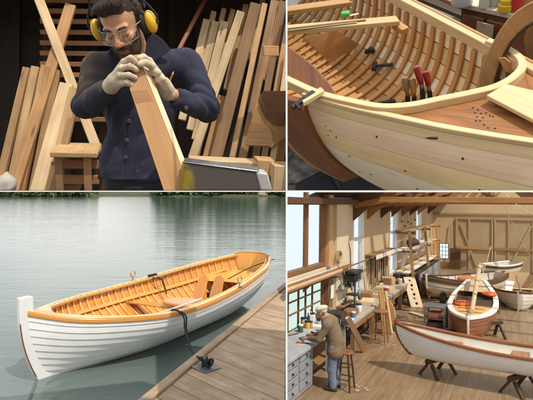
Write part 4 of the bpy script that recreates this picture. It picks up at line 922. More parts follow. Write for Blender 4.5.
v, f = snet(body, (-3.75, 8.42, -3.42), (-2.82, 9.2, -1.84), .009); obj('body', MB().surf(v, f), skin, pm, smooth=80)
def jacket(P_):
    d = cap(P_, (-3.15, 8.79, -2.19), (-3.02, 8.80, -2.52), .155, .165); d = smin(d, cap(P_, (-3.14, 8.62, -2.20), (-3.14, 8.96, -2.20), .085), .06)
    d = smin(d, cap(P_, (-3.02, 8.74, -2.70), (-3.02, 8.88, -2.70), .155, .155), .08)
    for s in (-1, 1):
        e = (-3.26, 8.80 + s * .25, -2.46); wv = (-3.50, 8.80 + s * .135, -2.495)
        d = smin(d, cap(P_, (-3.12, 8.80 + s * .18, -2.20), e, .075, .062), .05); d = smin(d, cap(P_, e, wv, .060, .045), .03)
    d = smax(d, -(cap(P_, (-3.30, 8.78, -2.00), (-3.20, 8.79, -2.12), .062)), .01); d = smax(d, -2.80 - P_[..., 2], .01); d = smax(d, -(P_[..., 0] + 3.50), .006)
    return d + .006 * wob(P_, 26, 4) + .003 * wob(P_, 60, 5)
tweed = plain('brown_tweed', (.20, .135, .085), .95, vary=.40, scale=70, bump=.6, bscale=180)
v, f = snet(jacket, (-3.72, 8.36, -2.9), (-2.75, 9.24, -1.95), .011); obj('jacket', MB().surf(v, f), tweed, pm, smooth=80)
def trs(P_):
    d = None
    for s in (-1, 1):
        c = cap(P_, (-3.03, 8.80 + s * .085, -2.62), (-3.07, 8.81 + s * .10, -3.02), .105, .082); c = smin(c, cap(P_, (-3.07, 8.81 + s * .10, -3.02), (-3.04, 8.82 + s * .11, -3.33), .08, .068), .03)
        d = c if d is None else smin(d, c, .03)
    d = smin(d, ell(P_, (-3.02, 8.80, -2.66), (.13, .165, .12)), .05); return smax(d, -3.345 - P_[..., 2], .008) + .005 * wob(P_, 24, 9)
jeans = plain('faded_jeans', (.16, .20, .28), .9, vary=.3, scale=14, bump=.3)
v, f = snet(trs, (-3.3, 8.5, -3.42), (-2.8, 9.12, -2.5), .011); obj('trousers', MB().surf(v, f), jeans, pm, smooth=80)
for s in (-1, 1):
    c = (-3.09, 8.82 + s * .115, -3.365); v, f = snet(lambda P_: smax(smin(ell(P_, c, (.135, .052, .05)), cap(P_, (-3.03, c[1], -3.36), (-3.03, c[1], -3.30), .055), .03), -3.398 - P_[..., 2], .004), (-3.28, c[1] - .1, -3.42), (-2.9, c[1] + .1, -3.2), .01)
    obj('shoe', MB().surf(v, f), walnut, pm, smooth=80)
hatf = lambda P_: smax(smin(ell(P_, (HC[0] - .005, HC[1], HC[2] + .085), (.125, .115, .055), Matrix.Rotation(-.35, 3, 'Y')), cap(P_, (HC[0] + .02, HC[1], HC[2] + .06), (HC[0] - .02, HC[1], HC[2] + .06), .085), .02), -(P_[..., 2] - HC[2] - .022), .01) + .003 * wob(P_, 40, 2)
v, f = snet(hatf, (HC[0] - .16, HC[1] - .15, HC[2] - .03), (HC[0] + .16, HC[1] + .15, HC[2] + .18), .008); obj('beret', MB().surf(v, f), plain('cream_felt', (.60, .52, .38), .95, vary=.12, scale=30, bump=.3), pm, smooth=80)
br_ = lambda P_: smin(ell(P_, (HC[0] - .05, HC[1], HC[2] - .10), (.052, .060, .052)), ell(P_, (HC[0] + .03, HC[1], HC[2] - .01), (.07, .081, .05)), .02) + .006 * wob(P_, 90, 3)
v, f = snet(br_, (HC[0] - .14, HC[1] - .12, HC[2] - .2), (HC[0] + .14, HC[1] + .12, HC[2] + .08), .007); obj('beard', MB().surf(v, f), plain('grey_brown_hair', (.11, .075, .055), .9, vary=.4, scale=60, bump=.5), pm, smooth=80)

strip_sh = strip_sh0 = pine_pale
# ------------------------------------------------------------------ small clutter on the benches
for i, (kd, lab, y, dx, r, h, c) in enumerate((('tin', 'small blue tin on the long bench by the dark wooden box', 11.45, .28, .05, .12, (.07, .16, .30)), ('jar', 'clear-grey jar at the wall side of the long bench near the dark box', 11.35, -.28, .06, .18, (.45, .47, .46)), ('bottle', 'brown bottle beside the drill press base', 12.15, -.2, .045, .26, (.16, .07, .03)), ('tin', 'white paint tin left of the drill press', 12.2, .18, .08, .17, (.72, .70, .66)),
        ('tin', 'rusty tin between the paper bundle and the drill press', 12.95, -.12, .06, .13, (.34, .13, .06)), ('jar', 'pale jar behind the paper bundle', 13.35, -.25, .055, .16, (.60, .58, .50)), ('bottle', 'green bottle at the wall beyond the drill press', 13.75, -.30, .045, .28, (.05, .16, .07)), ('tin', 'red tin on the long bench in front of the hung tools', 15.1, .18, .075, .16, (.48, .05, .03)),
        ('tin', 'cream tin on the long bench below the tool rail', 16.0, -.2, .08, .18, (.66, .58, .42)), ('jar', 'grey jar beside the tan case', 16.95, .2, .07, .17, (.40, .41, .41)), ('bucket', 'dark bucket at the far end of the long bench', 17.8, -.1, .12, .24, (.06, .06, .065)))):
    pot(kd, lab, (-3.78 + dx, y, BZ - .05), r, h, c, lid=kd != 'bucket')
pap = plain('white_paper', (.75, .74, .70), .8, vary=.05)
for lab, pts in (('white paper sheet pinned on the window post above the beret', [(WX + .10, 11.5, -1.98), (WX + .10, 11.74, -1.98), (WX + .10, 11.74, -2.30), (WX + .10, 11.5, -2.30)]), ('white paper lying on the drawer bench near the window', [(-4.05, 9.9, BZ + .032), (-3.75, 9.95, BZ + .032), (-3.8, 10.3, BZ + .032), (-4.1, 10.25, BZ + .032)]), ('pale drawing sheet lying on the near end of the long bench', [(-3.6, 11.0, BZ - .048), (-3.42, 11.1, BZ - .048), (-3.48, 11.6, BZ - .048), (-3.68, 11.5, BZ - .048)])):
    d = V3((.004, 0, 0)) if abs(pts[0][2] - pts[2][2]) > .1 else V3((0, 0, .003)); tag(obj('paper_sheet', MB().prism(pts, d), pap, None, BR), lab, 'paper')
vs = thing('bench_vice', 'dark iron vice on the front edge of the drawer bench beyond the man', 'vice', (-3.46, 10.2, BZ + .03), BR)
obj('jaw', MB().box((-3.50, 10.2, BZ + .11), (.12, .20, .15)), dark_steel, vs, bevel=.015); obj('moving_jaw', MB().box((-3.34, 10.2, BZ + .11), (.07, .20, .15)), dark_steel, vs, bevel=.015); obj('screw', MB().tube([(-3.45, 10.2, BZ + .06), (-3.2, 10.2, BZ + .06)], .02, 8), steel, vs); obj('handle', MB().tube([(-3.21, 10.05, BZ + .02), (-3.21, 10.35, BZ + .10)], .011, 6), steel, vs)
lampm = plain('lamp_enamel', (.10, .14, .11), .4)
dl = thing('work_lamp', 'small dark unlit work lamp clamped to the window post', 'lamp', (WX + .2, 11.6, -1.95), BR)
obj('arm', MB().tube([(WX + .10, 11.6, -1.80), (WX + .38, 11.35, -1.72), (WX + .50, 11.15, -1.86)], .012, 6), dark_steel, dl); obj('shade', MB().lathe([(.03, .10), (.05, .08), (.10, 0), (.095, 0), (.04, .08)], (WX + .50, 11.15, -1.96), n=16), lampm, dl)
coil_ = [(WX + .16 + .03 * math.sin(a * .3), 11.95 + .13 * math.cos(a), -1.32 + .15 * math.sin(a) - .0) for a in lin(0, 18, 60)]
tag(obj('rope_coil', MB().tube(coil_, .012, 6), plain('hemp_coil', (.40, .30, .17), .9), None, BR), 'coil of brown rope hung on the wall beside the big window', 'rope')
for i, (y0, x0, r) in enumerate(((8.95, -2.6, .05), (11.9, -2.7, .06), (13.4, -2.45, .045), (15.2, -2.8, .06))):
    pz = []
    for k in range(3):
        a = k * 2.2 + i; pz.append([(x0 + .12 * math.cos(a) + r * t * math.cos(t * 9 + a), y0 + .12 * math.sin(a) + r * t * math.sin(t * 9 + a), FZ + .012 + .03 * t) for t in lin(.3, 1, 14)])
    mbs = MB()
    for q_ in pz: mbs.loft([[V3(p_), V3(p_) + V3((0, .0, .022))] for p_ in q_])
    tag(obj('wood_shaving', mbs, strip_sh if i else strip_sh0, None, BR), ['curled wood shavings on the floor in front of the drawer bench', 'curled wood shavings on the floor by the tall red-brown stool', 'curled wood shavings on the floor between stool and tool trolley', 'curled wood shavings on the floor beside the bored board'][i], 'shavings', kind='stuff')

for i, (lab, p0, p1) in enumerate((('long varnished oar leaning in the far corner, nearest the small window', (-4.02, 28.1, FZ), (-4.1, 28.25, -1.1)), ('long varnished oar leaning in the far corner, close to the timber rack', (-4.0, 27.6, FZ), (-4.12, 27.9, -1.0)), ('pale oar propped on the back wall between window and barn door', (-3.15, 28.1, FZ), (-3.2, 28.28, -.9)))):
    a, b = V3(p0), V3(p1); t = thing('oar', lab, 'oar', a, BR); m = varnish if i < 2 else pine_pale
    obj('shaft', MB().tube([b, a.lerp(b, .30)], .03, 8), m, t); obj('blade', MB().bar(a.lerp(b, .31), a + V3((0, 0, .005)), .06, .025, up=(0, 1, 0), w1=.15, h1=.02), m, t)
for i, (y, ln) in enumerate(((19.8, .5), (20.4, .7), (21.0, .55), (21.7, .65), (22.6, .5))):
    t = thing('bar_clamp', ['bar clamp nearest the viewer among those hung above the timber rack', 'longest bar clamp hung above the timber rack', 'middle bar clamp hung above the timber rack', 'second last bar clamp hung above the timber rack', 'last bar clamp hung above the timber rack by the last window'][i], 'clamp', (WX + .05, y, -.25 - ln), BR)
    obj('bar', MB().box((WX + .06, y, -.22 - ln / 2), (.02, .035, ln)), steel, t)
    for z in (-.26, -.16 - ln): obj('jaw', MB().box((WX + .09, y + .05, z), (.05, .15, .05)), dark_steel, t, bevel=.008)
for i, (lab, p, sz, m, rz) in enumerate((('brown crate on the floor under the timber rack, nearest the bored board', (-3.1, 19.6, FZ + .20), (.45, .6, .40), oak, .2), ('tan crate stacked on the brown one under the timber rack', (-3.12, 19.6, FZ + .53), (.38, .5, .25), pine, .1), ('dark toolbox on the floor in front of the grey cabinet', (-2.95, 21.4, FZ + .15), (.35, .6, .30), walnut, .5), ('pale offcut lying on the floor before the cream dinghy', (-2.6, 15.6, FZ + .03), (.16, 1.1, .05), pine_pale, .9), ('brown offcut lying on the floor by the long bench leg', (-3.05, 13.9, FZ + .03), (.14, .8, .05), oak, .3), ('dark wooden block on the floor beside the tool trolley', (-1.45, 13.6, FZ + .08), (.3, .4, .16), walnut, .4), ('plank lying on the floor under the varnished bow', (-1.7, 12.9, FZ + .03), (.18, 1.4, .05), mahog, -.6))):
    nm = 'crate' if 'crate' in lab else 'toolbox' if 'toolbox' in lab else 'plank_offcut' if 'offcut' in lab or 'plank' in lab else 'wood_block'
    tag(obj(nm, MB().box(p, sz, rz=rz), m, None, BR, bevel=.01), lab, nm.replace('_', ' '))
cb_ = MB().tube([(WX + .02, 12.9, -1.2), (WX + .03, 13.1, -1.0), (WX + .03, 13.3, -1.3), (WX + .03, 13.35, -2.3), (-3.9, 13.0, BZ - .03), (-3.85, 12.75, BZ + .0)], .012, 6)
tag(obj('power_cable', cb_, black_rubber, None, BR), 'black power cable hanging from the cream pilaster to the drill press', 'cable')

# ================================================================== the boat being built (upper right), on its own level floor
TR = Frame(410, 95, -32, clip=[((.0035, 0, 0), (-1, 0, 0)), ((0, 0, .0018), (0, 0, -1))])
ZS = -1.2; z_ = lambda px, py, z=ZS: TR.z(px, py, z)
strip_lt = wood('planed_pine', (.62, .43, .22), (.76, .58, .34), .5, var=.10)
rib_w = wood('steamed_rib', (.42, .19, .06), (.60, .33, .125), .5, var=.14)
line_w = [wood('lining_cream', (.68, .48, .25), (.84, .65, .39), .55, var=.14), wood('lining_tan', (.66, .44, .20), (.82, .60, .32), .55, var=.14), wood('lining_pale', (.78, .66, .48), (.88, .78, .62), .55, var=.08)]
floor_t = wood('lining_floor', (.44, .20, .055), (.64, .35, .12), .5, var=.14)
deck_w = wood('mahogany_deck', (.18, .068, .02), (.36, .155, .05), .5, grain=2.4, rings=.72, bump=.1, knots=.15)
hull_w = [wood('strake_pink', (.80, .53, .35), (.90, .69, .49), .5, var=.03, grain=1.5, bump=.3, knots=.22), wood('strake_yellow', (.76, .52, .26), (.88, .68, .40), .5, var=.03, grain=1.5, bump=.3, knots=.22), wood('strake_pale', (.84, .73, .58), (.92, .84, .71), .5, var=.03, grain=1.5, bump=.3, knots=.22)]
shopfloor = plain('grey_concrete', (.17, .165, .165), .8, vary=.3, scale=2.5, bump=.2)
struct('floor', MB().face([(-3, .8, -2.0), (4, .8, -2.0), (4, 5.5, -2.0), (-3, 5.5, -2.0)]), shopfloor, TR)
farS = curve3([(-.75, 4.0, ZS), (-.35, 3.38, ZS), (-.06, 2.95, ZS), (.15, 2.63, ZS), (.35, 2.32, ZS), (.56, 1.98, ZS), (.80, 1.58, ZS)], 80)
nearS = curve3([(-1.6, 2.9, ZS), (-1.1, 2.4, ZS), (-.55, 1.99, ZS), (-.3, 1.85, ZS), (.11, 1.66, ZS), (.43, 1.55, ZS), (.80, 1.46, ZS), (1.1, 1.42, ZS)], 120)
nn = V3((-.84, -.55, 0)).normalized()
def across(Fp):
    """where the line across the boat from far sheer point Fp meets the near sheer"""
    side = lambda q: (q - Fp).x * nn.y - (q - Fp).y * nn.x
    for a, b in zip(nearS[:-1], nearS[1:]):
        sa, sb = side(a), side(b)
        if sa * sb <= 0: return a.lerp(b, sa / (sa - sb))
    return Fp + nn * 1.6
NT = 72
def sect(i, th, off=0.0):
    Fp = farS[i]; Np = across(Fp); Dp = .50 * min(1, (Np - Fp).length / .75)
    def raw(th):
        c, s = math.cos(th), math.sin(th); lat = .5 - .5 * math.copysign(abs(c) ** .85, c); return Fp.lerp(Np, lat) + V3((0, 0, -Dp * abs(s) ** .80))
    p = raw(th)
    if off:
        a, b = raw(max(0.001, th - .02)), raw(min(math.pi - .001, th + .02)); d = (b - a).normalized(); u = nn.copy(); nrm = V3((0, 0, 1)) * d.dot(u) - u * d.z; p = p + nrm.normalized() * off
    return p
hb_ = thing('wooden_hull', 'half-built pale wooden boat with bare ribs, seen from above its near side', 'boat', z_(400, 60, -1.7), TR)
nst = 18
for k in range(14):
    t0, t1 = math.pi * k / nst, math.pi * (k + 1) / nst
    for (i0, i1) in ((0, 26), (26, 44), (44, NT)):
        m_ = floor_t if 4 < k < 14 else line_w[(k * 2 + i0) % 3 if k < 5 else (k + i0) % 2]
        obj('lining_plank', MB().loft([[sect(i, t0 + .004), sect(i, (t0 + t1) / 2), sect(i, t1 - .004)] for i in range(i0, min(i1 + 1, NT))]), m_, hb_)
obj('shell', MB().loft([[sect(i, max(.0, min(math.pi, a)), -.012) for a in lin(0.02, 2.3, 22)] for i in range(0, NT)]), walnut, hb_)
for r_i in range(29):
    i = 2 + r_i * 2.33; i0 = int(i); d = (farS[min(i0 + 1, 79)] - farS[i0]).normalized() * .0155; secs = []
    for a in lin(.05, 2.33, 26):
        fr2 = i - i0; p, q = sect(i0, a, .002).lerp(sect(i0 + 1, a, .002), fr2), sect(i0, a, .017).lerp(sect(i0 + 1, a, .017), fr2); secs.append([p - d, p + d, q + d, q - d])
    obj('rib', MB().loft(secs, closed=True, caps=True), rib_w, hb_, bevel=.003)
def strip(path, w_, h_, m, name, parent, dz=0.0, side=0.0, bev=.004):
    secs = []
    for i, p in enumerate(path):
        d = (path[min(i + 1, len(path) - 1)] - path[max(i - 1, 0)]); d.z = 0; d.normalize(); n2 = V3((-d.y, d.x, 0)); c = p + V3((0, 0, dz)) + n2 * side
        secs.append([c - n2 * w_ / 2 - V3((0, 0, h_ / 2)), c + n2 * w_ / 2 - V3((0, 0, h_ / 2)), c + n2 * w_ / 2 + V3((0, 0, h_ / 2)), c - n2 * w_ / 2 + V3((0, 0, h_ / 2))])
    return obj(name, MB().loft(secs, closed=True, caps=True), m, parent, bevel=bev)
strip(farS[:66], .040, .050, strip_lt, 'far_inwale', hb_, -.005, 0)
strip(farS[:66], .016, .045, rib_w, 'far_rub_rail', hb_, -.002, .032)
# coaming round the end of the cockpit and the mahogany side deck in front of it
coam = curve3([z_(487, 46), z_(503, 53), z_(517, 62), z_(521.5, 71), z_(514, 82), z_(497, 92), z_(470, 99), z_(440, 105), z_(410, 111), z_(385, 112.5), z_(350, 106.5), z_(318, 98), z_(300, 90), z_(280, 80), z_(262, 70)], 60)
strip(coam, .036, .045, strip_lt, 'coaming', hb_, .012)
dkp = [z_(521.5, 71), z_(514, 82), z_(497, 92), z_(470, 99), z_(440, 105), z_(410, 111), z_(385, 112.5), z_(350, 106.5), z_(318, 98), z_(300, 92)]
dke = [z_(300, 95), z_(318, 100.5), z_(350, 109), z_(385, 117), z_(410, 122.5), z_(440, 129), z_(470, 135), z_(497, 140), z_(514, 143), z_(540, 147.5)]
obj('side_deck', MB().face(dke[::-1] + dkp[::-1]), deck_w, hb_)
obj('bow_deck', MB().face([z_(521.5, 71), z_(540, 147.5), V3((1.2, 1.4, ZS)), V3((1.1, 2.0, ZS)), V3((.62, 2.25, ZS))]), deck_w, hb_)
shl = nearS[40:]
nsh = [z_(302, 97), z_(320, 102.5), z_(350, 111), z_(385, 119), z_(410, 124.5), z_(440, 131), z_(470, 136.5), z_(500, 141.5), z_(533, 146.5), z_(570, 152)]
strip(curve3(nsh, 50), .030, .022, strip_lt, 'covering_strip', hb_, .008, .012)
# outer planking: six broad strakes swelling out below the sheer
al = V3((.91, -.41, 0)); ow = V3((-.41, -.91, 0))
sh = curve3(nsh, 40)
def outer(i, v): u = i / 39.0; return sh[i] + V3((0, 0, -.002 - .63 * v)) + al * (.26 * (1 - u) ** 4 * v ** 1.1) + ow * (.22 * math.sin(min(1, v * 1.4) * math.pi * .5) * (.35 + .65 * u) - .36 * v ** 2.2)
vv = [0, .055, .19, .33, .47, .63, .80, 1.0]
for k, (a, b) in enumerate(zip(vv[:-1], vv[1:])):
    obj('strake', MB().loft([[outer(i, a + (b - a) * j / 4 + (.0012 if j == 0 else 0)) for j in range(5)] for i in range(40)]), [strip_lt, hull_w[0], hull_w[1], hull_w[2], hull_w[2], hull_w[1], hull_w[2]][k], hb_)
obj('backing', MB().loft([[outer(i, v) + V3((0, 0, -.004)) - ow * .006 for v in lin(0, 1, 12)] for i in range(40)]), walnut, hb_)
for i, v, r in ((4, .16, .003), (5, .18, .0035), (4, .23, .004), (6, .22, .0045), (8, .35, .0045), (14, .12, .0052), (19, .30, .0045), (21, .42, .0042), (24, .58, .005), (26, .66, .005), (27, .12, .0054), (30, .28, .0048), (31, .40, .006), (32, .54, .005), (12, .46, .004), (9, .5, .004)):
    p = outer(i, v); e1 = (outer(i + 1, v) - outer(i - 1, v)).normalized(); e2 = (outer(i, v + .02) - outer(i, v - .02)).normalized(); n3 = e1.cross(e2); n3 = n3 if n3.dot(ow) > 0 else -n3
    obj('screw_hole', MB().lathe([(0, -.002), (r, -.002), (r * .9, .0016), (0, .0012)], p, n3, 10), walnut, hb_)
for k in range(14):
    q = z_(*[(473, 108), (478, 110), (475, 113), (481, 113.5), (477, 117), (483, 118), (480, 121), (486, 113), (490, 116), (484, 125), (488, 128), (495, 128.5), (493, 117), (476, 121)][k])
    obj('plug_hole', MB().lathe([(0, 0), (.0042, 0), (.0036, .0016), (0, .0012)], q + V3((0, 0, .0005)), n=8), black_rubber, hb_)
# the brown stem timber outside and the curved apron inside
mah2 = wood('red_mahogany', (.13, .042, .013), (.24, .085, .028), .45, coat=.15, grain=1.6, rings=.65)
def flat(pts, d, th, m, name, parent, bev=.004, S=TR, g=None):
    q = [S.y(x, y, d(x, y) if callable(d) else d) for x, y in pts]; c = sum(q, V3()) / len(q); return obj(name, MB().prism(q, c.normalized() * th, grain=g), m, parent, S, bevel=bev)
out_e = [outer(0, v) for v in lin(0, .75, 14)]
sec = []
for i, p in enumerate(out_e):
    f = i / 13.0; wd = .15 * math.sin(math.pi * (.30 + .62 * f)) + .012; sec.append([p + al * .02, p + al * .02 + ow * .035, p - al * wd + ow * .045 + V3((0, 0, -.05 * f)), p - al * wd + V3((0, 0, -.05 * f))])
obj('stem', MB().loft(sec, closed=True, caps=True), mah2, hb_, bevel=.006)
sec = [[s[2] + al * .0 + V3((0, 0, 0)), s[2] - al * .016 + ow * .004, s[3] - al * .016 - ow * .004, s[3]] for s in sec]
obj('stem_cap', MB().loft(sec, closed=True, caps=True), pine_warm, hb_)
dI = lambda x, y: 2.22 - .0042 * (y - 45)
flat([(280, 40), (290, 48), (303, 57), (318, 70), (331, 85), (343, 103), (320, 103), (306, 97), (294, 90), (280, 86)], dI, .04, mah2, 'apron', hb_)
# thwart and boards
th_ = thing('thwart_board', 'pale plank seat laid across the half-built boat, carrying measuring sticks', 'board', z_(340, 28, -1.24), TR)
obj('plank', MB().prism([z_(250, 28, -1.20), z_(396, 15.5, -1.20), z_(400, 21, -1.20), z_(250, 34.5, -1.20)], (0, 0, -.028)), pine, th_, bevel=.004)
obj('end_block', MB().prism([z_(392, 24, -1.235), z_(400, 21, -1.235), z_(409, 27, -1.235), z_(402, 30, -1.235)], (0, 0, -.03)), rib_w, th_, bevel=.003)
tag(obj('cross_board', MB().prism([z_(240, 12, -1.22), z_(346, -2, -1.22), z_(352, 2, -1.22), z_(240, 18, -1.22)], (0, 0, -.028)), pine_warm, None, TR, bevel=.004), 'plank crossing the boat behind the seat, at the upper corner', 'board')
lb = [z_(304, 37, -1.36), z_(329, 61, -1.56), z_(359, 45, -1.56), z_(338, 30, -1.38)]
tag(obj('loose_board', MB().prism(lb, (0, .008, -.016)), pine_warm, None, TR, bevel=.003), 'square brown board leaning down from the seat plank into the boat', 'board')
tag(obj('measuring_stick', MB().bar(z_(282, 29.5, -1.195), z_(366, 20, -1.195), .012, .006), oak, None, TR), 'long thin brown measuring stick on the seat plank', 'stick')
tag(obj('measuring_stick', MB().bar(z_(282, 31.5, -1.195), z_(357, 22.5, -1.195), .008, .006), plain('pale_green_paint', (.34, .38, .22), .5), None, TR), 'greenish thin stick beside the brown one on the seat plank', 'stick')
tp_ = z_(345.5, 16.5, -1.199); t = thing('tape_measure', 'bright green tape case on the seat plank', 'tape measure', tp_, TR)
obj('case', MB().box(tp_ + V3((0, 0, .014)), (.050, .040, .028), rz=.3), plain('green_plastic', (.06, .46, .10), .4), t, bevel=.008); obj('tape', MB().box(tp_ + V3((.045, .004, .004)), (.06, .018, .003), rz=.3), plain('tape_yellow', (.7, .62, .4), .4), t)
# hammer-like tool, chisels and small things on the boat floor
def on_floor(px, py, dz=.0):
    """first point on the boat's lining under the pixel"""
    best = None
    for i in range(2, NT - 1):
        for a in lin(.15, math.pi - .15, 60):
            p = sect(i, a, .022); w_ = TR.M @ p; X, Y = CX + F * w_.x / w_.y, CY - F * w_.z / w_.y; e = (X - px) ** 2 + (Y - py) ** 2
            if best is None or e < best[0]: best = (e, p)
    return best[1] + V3((0, 0, dz))
hm_p = on_floor(374, 71); hp2 = on_floor(392, 68)
t = thing('hammer', 'dark iron hammer lying on the ribs of the boat floor', 'hammer', hm_p, TR)
obj('head', MB().bar(hm_p + V3((-.008, -.035, .03)), hm_p + V3((.0, .035, .035)), .028, .028), dark_steel, t, bevel=.004); obj('handle', MB().tube([hm_p + V3((0, 0, .035)), hp2 + V3((0, 0, .03))], [.008, .013], 8), dark_steel, t)
q = on_floor(371, 55); tag(obj('plane_iron', MB().prism([q + V3(v) for v in ((-.03, -.02, .01), (.04, -.012, .01), (.01, .03, .01))], (0, 0, .03)), dark_steel, None, TR, bevel=.004), 'small dark wedge-shaped iron above the hammer', 'iron')
q = on_floor(386, 103); tag(obj('iron_bar', MB().bar(q + V3((-.05, 0, .015)), q + V3((.05, .01, .02)), .02, .018), dark_steel, None, TR, bevel=.004), 'small dark bar on the boat floor behind the coaming', 'bar')
redh = plain('red_handle', (.28, .012, .014), .22, vary=.1, coat=.6)
for lab, top, mid, bot, m in (('red-handled chisel standing leftmost of the two red ones', (416, 66), (421.5, 84), (424, 108), redh), ('red-handled chisel standing rightmost of the two red ones', (426, 71), (428.5, 86), (432, 110), redh), ('light wooden-handled chisel just left of the red ones', (411.5, 78), (414, 93), (415, 112), pine_warm), ('dark chisel with a tan butt at the left of the four', (404.5, 77), (407, 92), (409, 113), oak)):
    d0 = 2.03; A_, B_, C_ = TR.y(*top, d0), TR.y(*mid, d0 - .02), TR.y(*bot, d0 - .05); t = thing('chisel', lab, 'chisel', C_, TR, 'chisels standing in the boat')
    obj('handle', MB().tube([A_, A_.lerp(B_, .06), A_.lerp(B_, .3), A_.lerp(B_, .75), B_], [.008, .0150, .0165, .0140, .011], 12), m, t)
    obj('ferrule', MB().tube([B_, B_.lerp(C_, .18)], .0095, 10), brass if m != redh else steel, t); obj('blade', MB().bar(B_.lerp(C_, .16), C_, .020, .006, up=(0, 1, 0), w1=.026), dark_steel, t)
# clamp and block at the left end of the near sheer
p = z_(303, 97, -1.17)
tag(obj('wood_block', MB().prism([z_(304, 107, -1.17), z_(302, 103, -1.17), z_(321, 91, -1.17), z_(325, 94.5, -1.17)], (0, 0, .022)), strip_lt, None, TR, bevel=.003), 'pale wooden block clamped on the near rail at its left end', 'block')
tag(obj('steel_clamp', MB().bar(z_(292, 108, -1.16), z_(314, 92, -1.15), .022, .016).bar(z_(296, 104, -1.15), z_(300, 109, -1.15), .012, .012), dark_steel, None, TR, bevel=.002), 'dark steel clamp bar beside the pale block on the near rail', 'clamp')
bl = thing('pale_board', 'pale planed board lying on the mahogany deck by the right edge', 'board', z_(510, 105), TR)
obj('plank', MB().prism([z_(486, 99, -1.175), z_(505, 87.5, -1.175), z_(545, 97, -1.175), z_(545, 130, -1.175)], (0, 0, .018)), strip_lt, bl, bevel=.003)
tag(obj('pencil', MB().tube([z_(425, 140, -1.188), z_(430, 140.2, -1.188), z_(437, 140.4, -1.188), z_(438, 140.4, -1.188)], [.001, .005, .006, .003], 8).tr(Matrix.Translation((0, 0, .01))), dark_steel, None, TR), 'dark pencil stub lying on the near sheer strip', 'pencil')
# bent frame clamped over the bow
def pxz(x, y): return (400 + x / 4.0, y / 4.0)
ol = [(316, 385), (313, 350), (318, 300), (336, 240), (362, 185), (395, 128), (430, 78), (470, 40), (510, 15), (560, -8)]
il = [(600, 60), (545, 85), (505, 108), (470, 138), (440, 174), (415, 220), (395, 268), (382, 310), (374, 350), (372, 385)]
fr = thing('bent_frame', 'thick bent brown timber frame arching over the bow of the boat', 'frame', TR.y(*pxz(345, 380), 2.12), TR)
flat([pxz(*q) for q in ol + il], lambda x, y: 2.12 + .0012 * (95 - y), .06, wood('bent_oak', (.40, .19, .07), (.56, .31, .13), .5, rings=.6), 'arch', fr, bev=.006)
flat([pxz(*q) for q in ((372, 385), (374, 350), (382, 310), (395, 268), (415, 220), (440, 174), (470, 138), (505, 108), (545, 85), (545, 91), (508, 116), (474, 146), (446, 181), (422, 226), (402, 272), (390, 314), (382, 352), (381, 385))], lambda x, y: 2.112 + .0012 * (95 - y), .062, walnut, 'lamination', fr, bev=.002)
flat([(524, 38), (533, 20), (545, 20), (545, 70), (531, 68), (526, 58)], 2.3, .05, oak, 'post', fr)
flat([(498, 58), (505, 57), (520, 70), (518, 76), (505, 72)], 2.14, .02, rib_w, 'filler', fr)
# the bench behind
bk = thing('side_bench', 'cluttered bench with a pale worn top and dark drawers behind the boat', 'workbench', (1.0, 3.5, -2.0), TR)
zb = -1.38; tpx = [z_(448, -6, zb), z_(470, -14, zb), z_(560, 2, zb), z_(560, 32, zb), z_(520, 21.5, zb), z_(462, 8.5, zb)]
obj('top', MB().prism(tpx, (0, 0, .03)), plain('pale_bench_top', (.66, .57, .43), .6, vary=.2, scale=8), bk, bevel=.004)
fa, fb_ = z_(462, 8.5, zb) + V3((0, .02, -.001)), z_(560, 32, zb) + V3((0, .02, -.001))
obj('carcass', MB().prism([fa, fb_, V3((fb_.x, fb_.y, -2.0)), V3((fa.x, fa.y, -2.0))], (.15, .3, 0)), wood('bench_dark', (.07, .03, .015), (.13, .055, .028), .6), bk)
for f0, f1 in ((.04, .28), (.31, .55), (.58, .95)):
    a, b = fa.lerp(fb_, f0), fa.lerp(fb_, f1); e = V3((-.014, -.02, 0))
    for z0, z1 in ((-.03, -.24), (-.27, -.52)): obj('drawer', MB().prism([a + V3((0, 0, z0)), b + V3((0, 0, z0)), b + V3((0, 0, z1)), a + V3((0, 0, z1))], e), mahog, bk, bevel=.004)
nt_ = fa.lerp(fb_, .24) + V3((-.03, -.04, 0)); n1 = fa.lerp(fb_, .42) + V3((-.03, -.04, 0))
tag(obj('paper_note', MB().prism([nt_ + V3((0, 0, -.035)), n1 + V3((0, 0, -.035)), n1 + V3((0, 0, -.19)), nt_ + V3((0, 0, -.19))], (-.004, -.006, 0)), plain('brown_card', (.48, .37, .24), .8, vary=.2, scale=20), None, TR), 'square tan card pinned on the drawers of the side bench', 'card')
for lab, kd, px, py, r, h, c in (('clear plastic tub at the left end of the bench top', 'tub', 462, 4, .065, .16, (.62, .66, .68)), ('white jar with dark lid on the bench top', 'jar', 484, 7, .032, .075, (.75, .74, .70)), ('blue-white bottle behind the white jar', 'bottle', 494, 5, .035, .14, (.55, .60, .64)), ('squat yellow pot on the bench top', 'pot', 505, 11, .042, .05, (.75, .52, .04)), ('big red can at the right of the bench top', 'can', 517, 9, .06, .17, (.58, .05, .04)), ('white tin beyond the yellow pot', 'tin', 504, 3, .04, .12, (.70, .66, .60)), ('orange-brown box by the red can', 'box', 529, 10, .05, .14, (.55, .25, .10))):
    p = z_(px, py, zb + .03); o = thing(kd, lab, kd, p, TR); mm_ = plain(kd + '_skin', c, .35, vary=.06)
    obj('body', MB().lathe([(0, 0), (r * .92, 0), (r, .008), (r, h * .8), (r * .8, h * .92), (r * .8, h)], p, n=18), mm_, o); obj('lid', MB().lathe([(0, h), (r * .86, h), (r * .86, h + .02), (0, h + .022)], p, n=16), mm_ if kd in ('can', 'pot') else dark_steel, o)
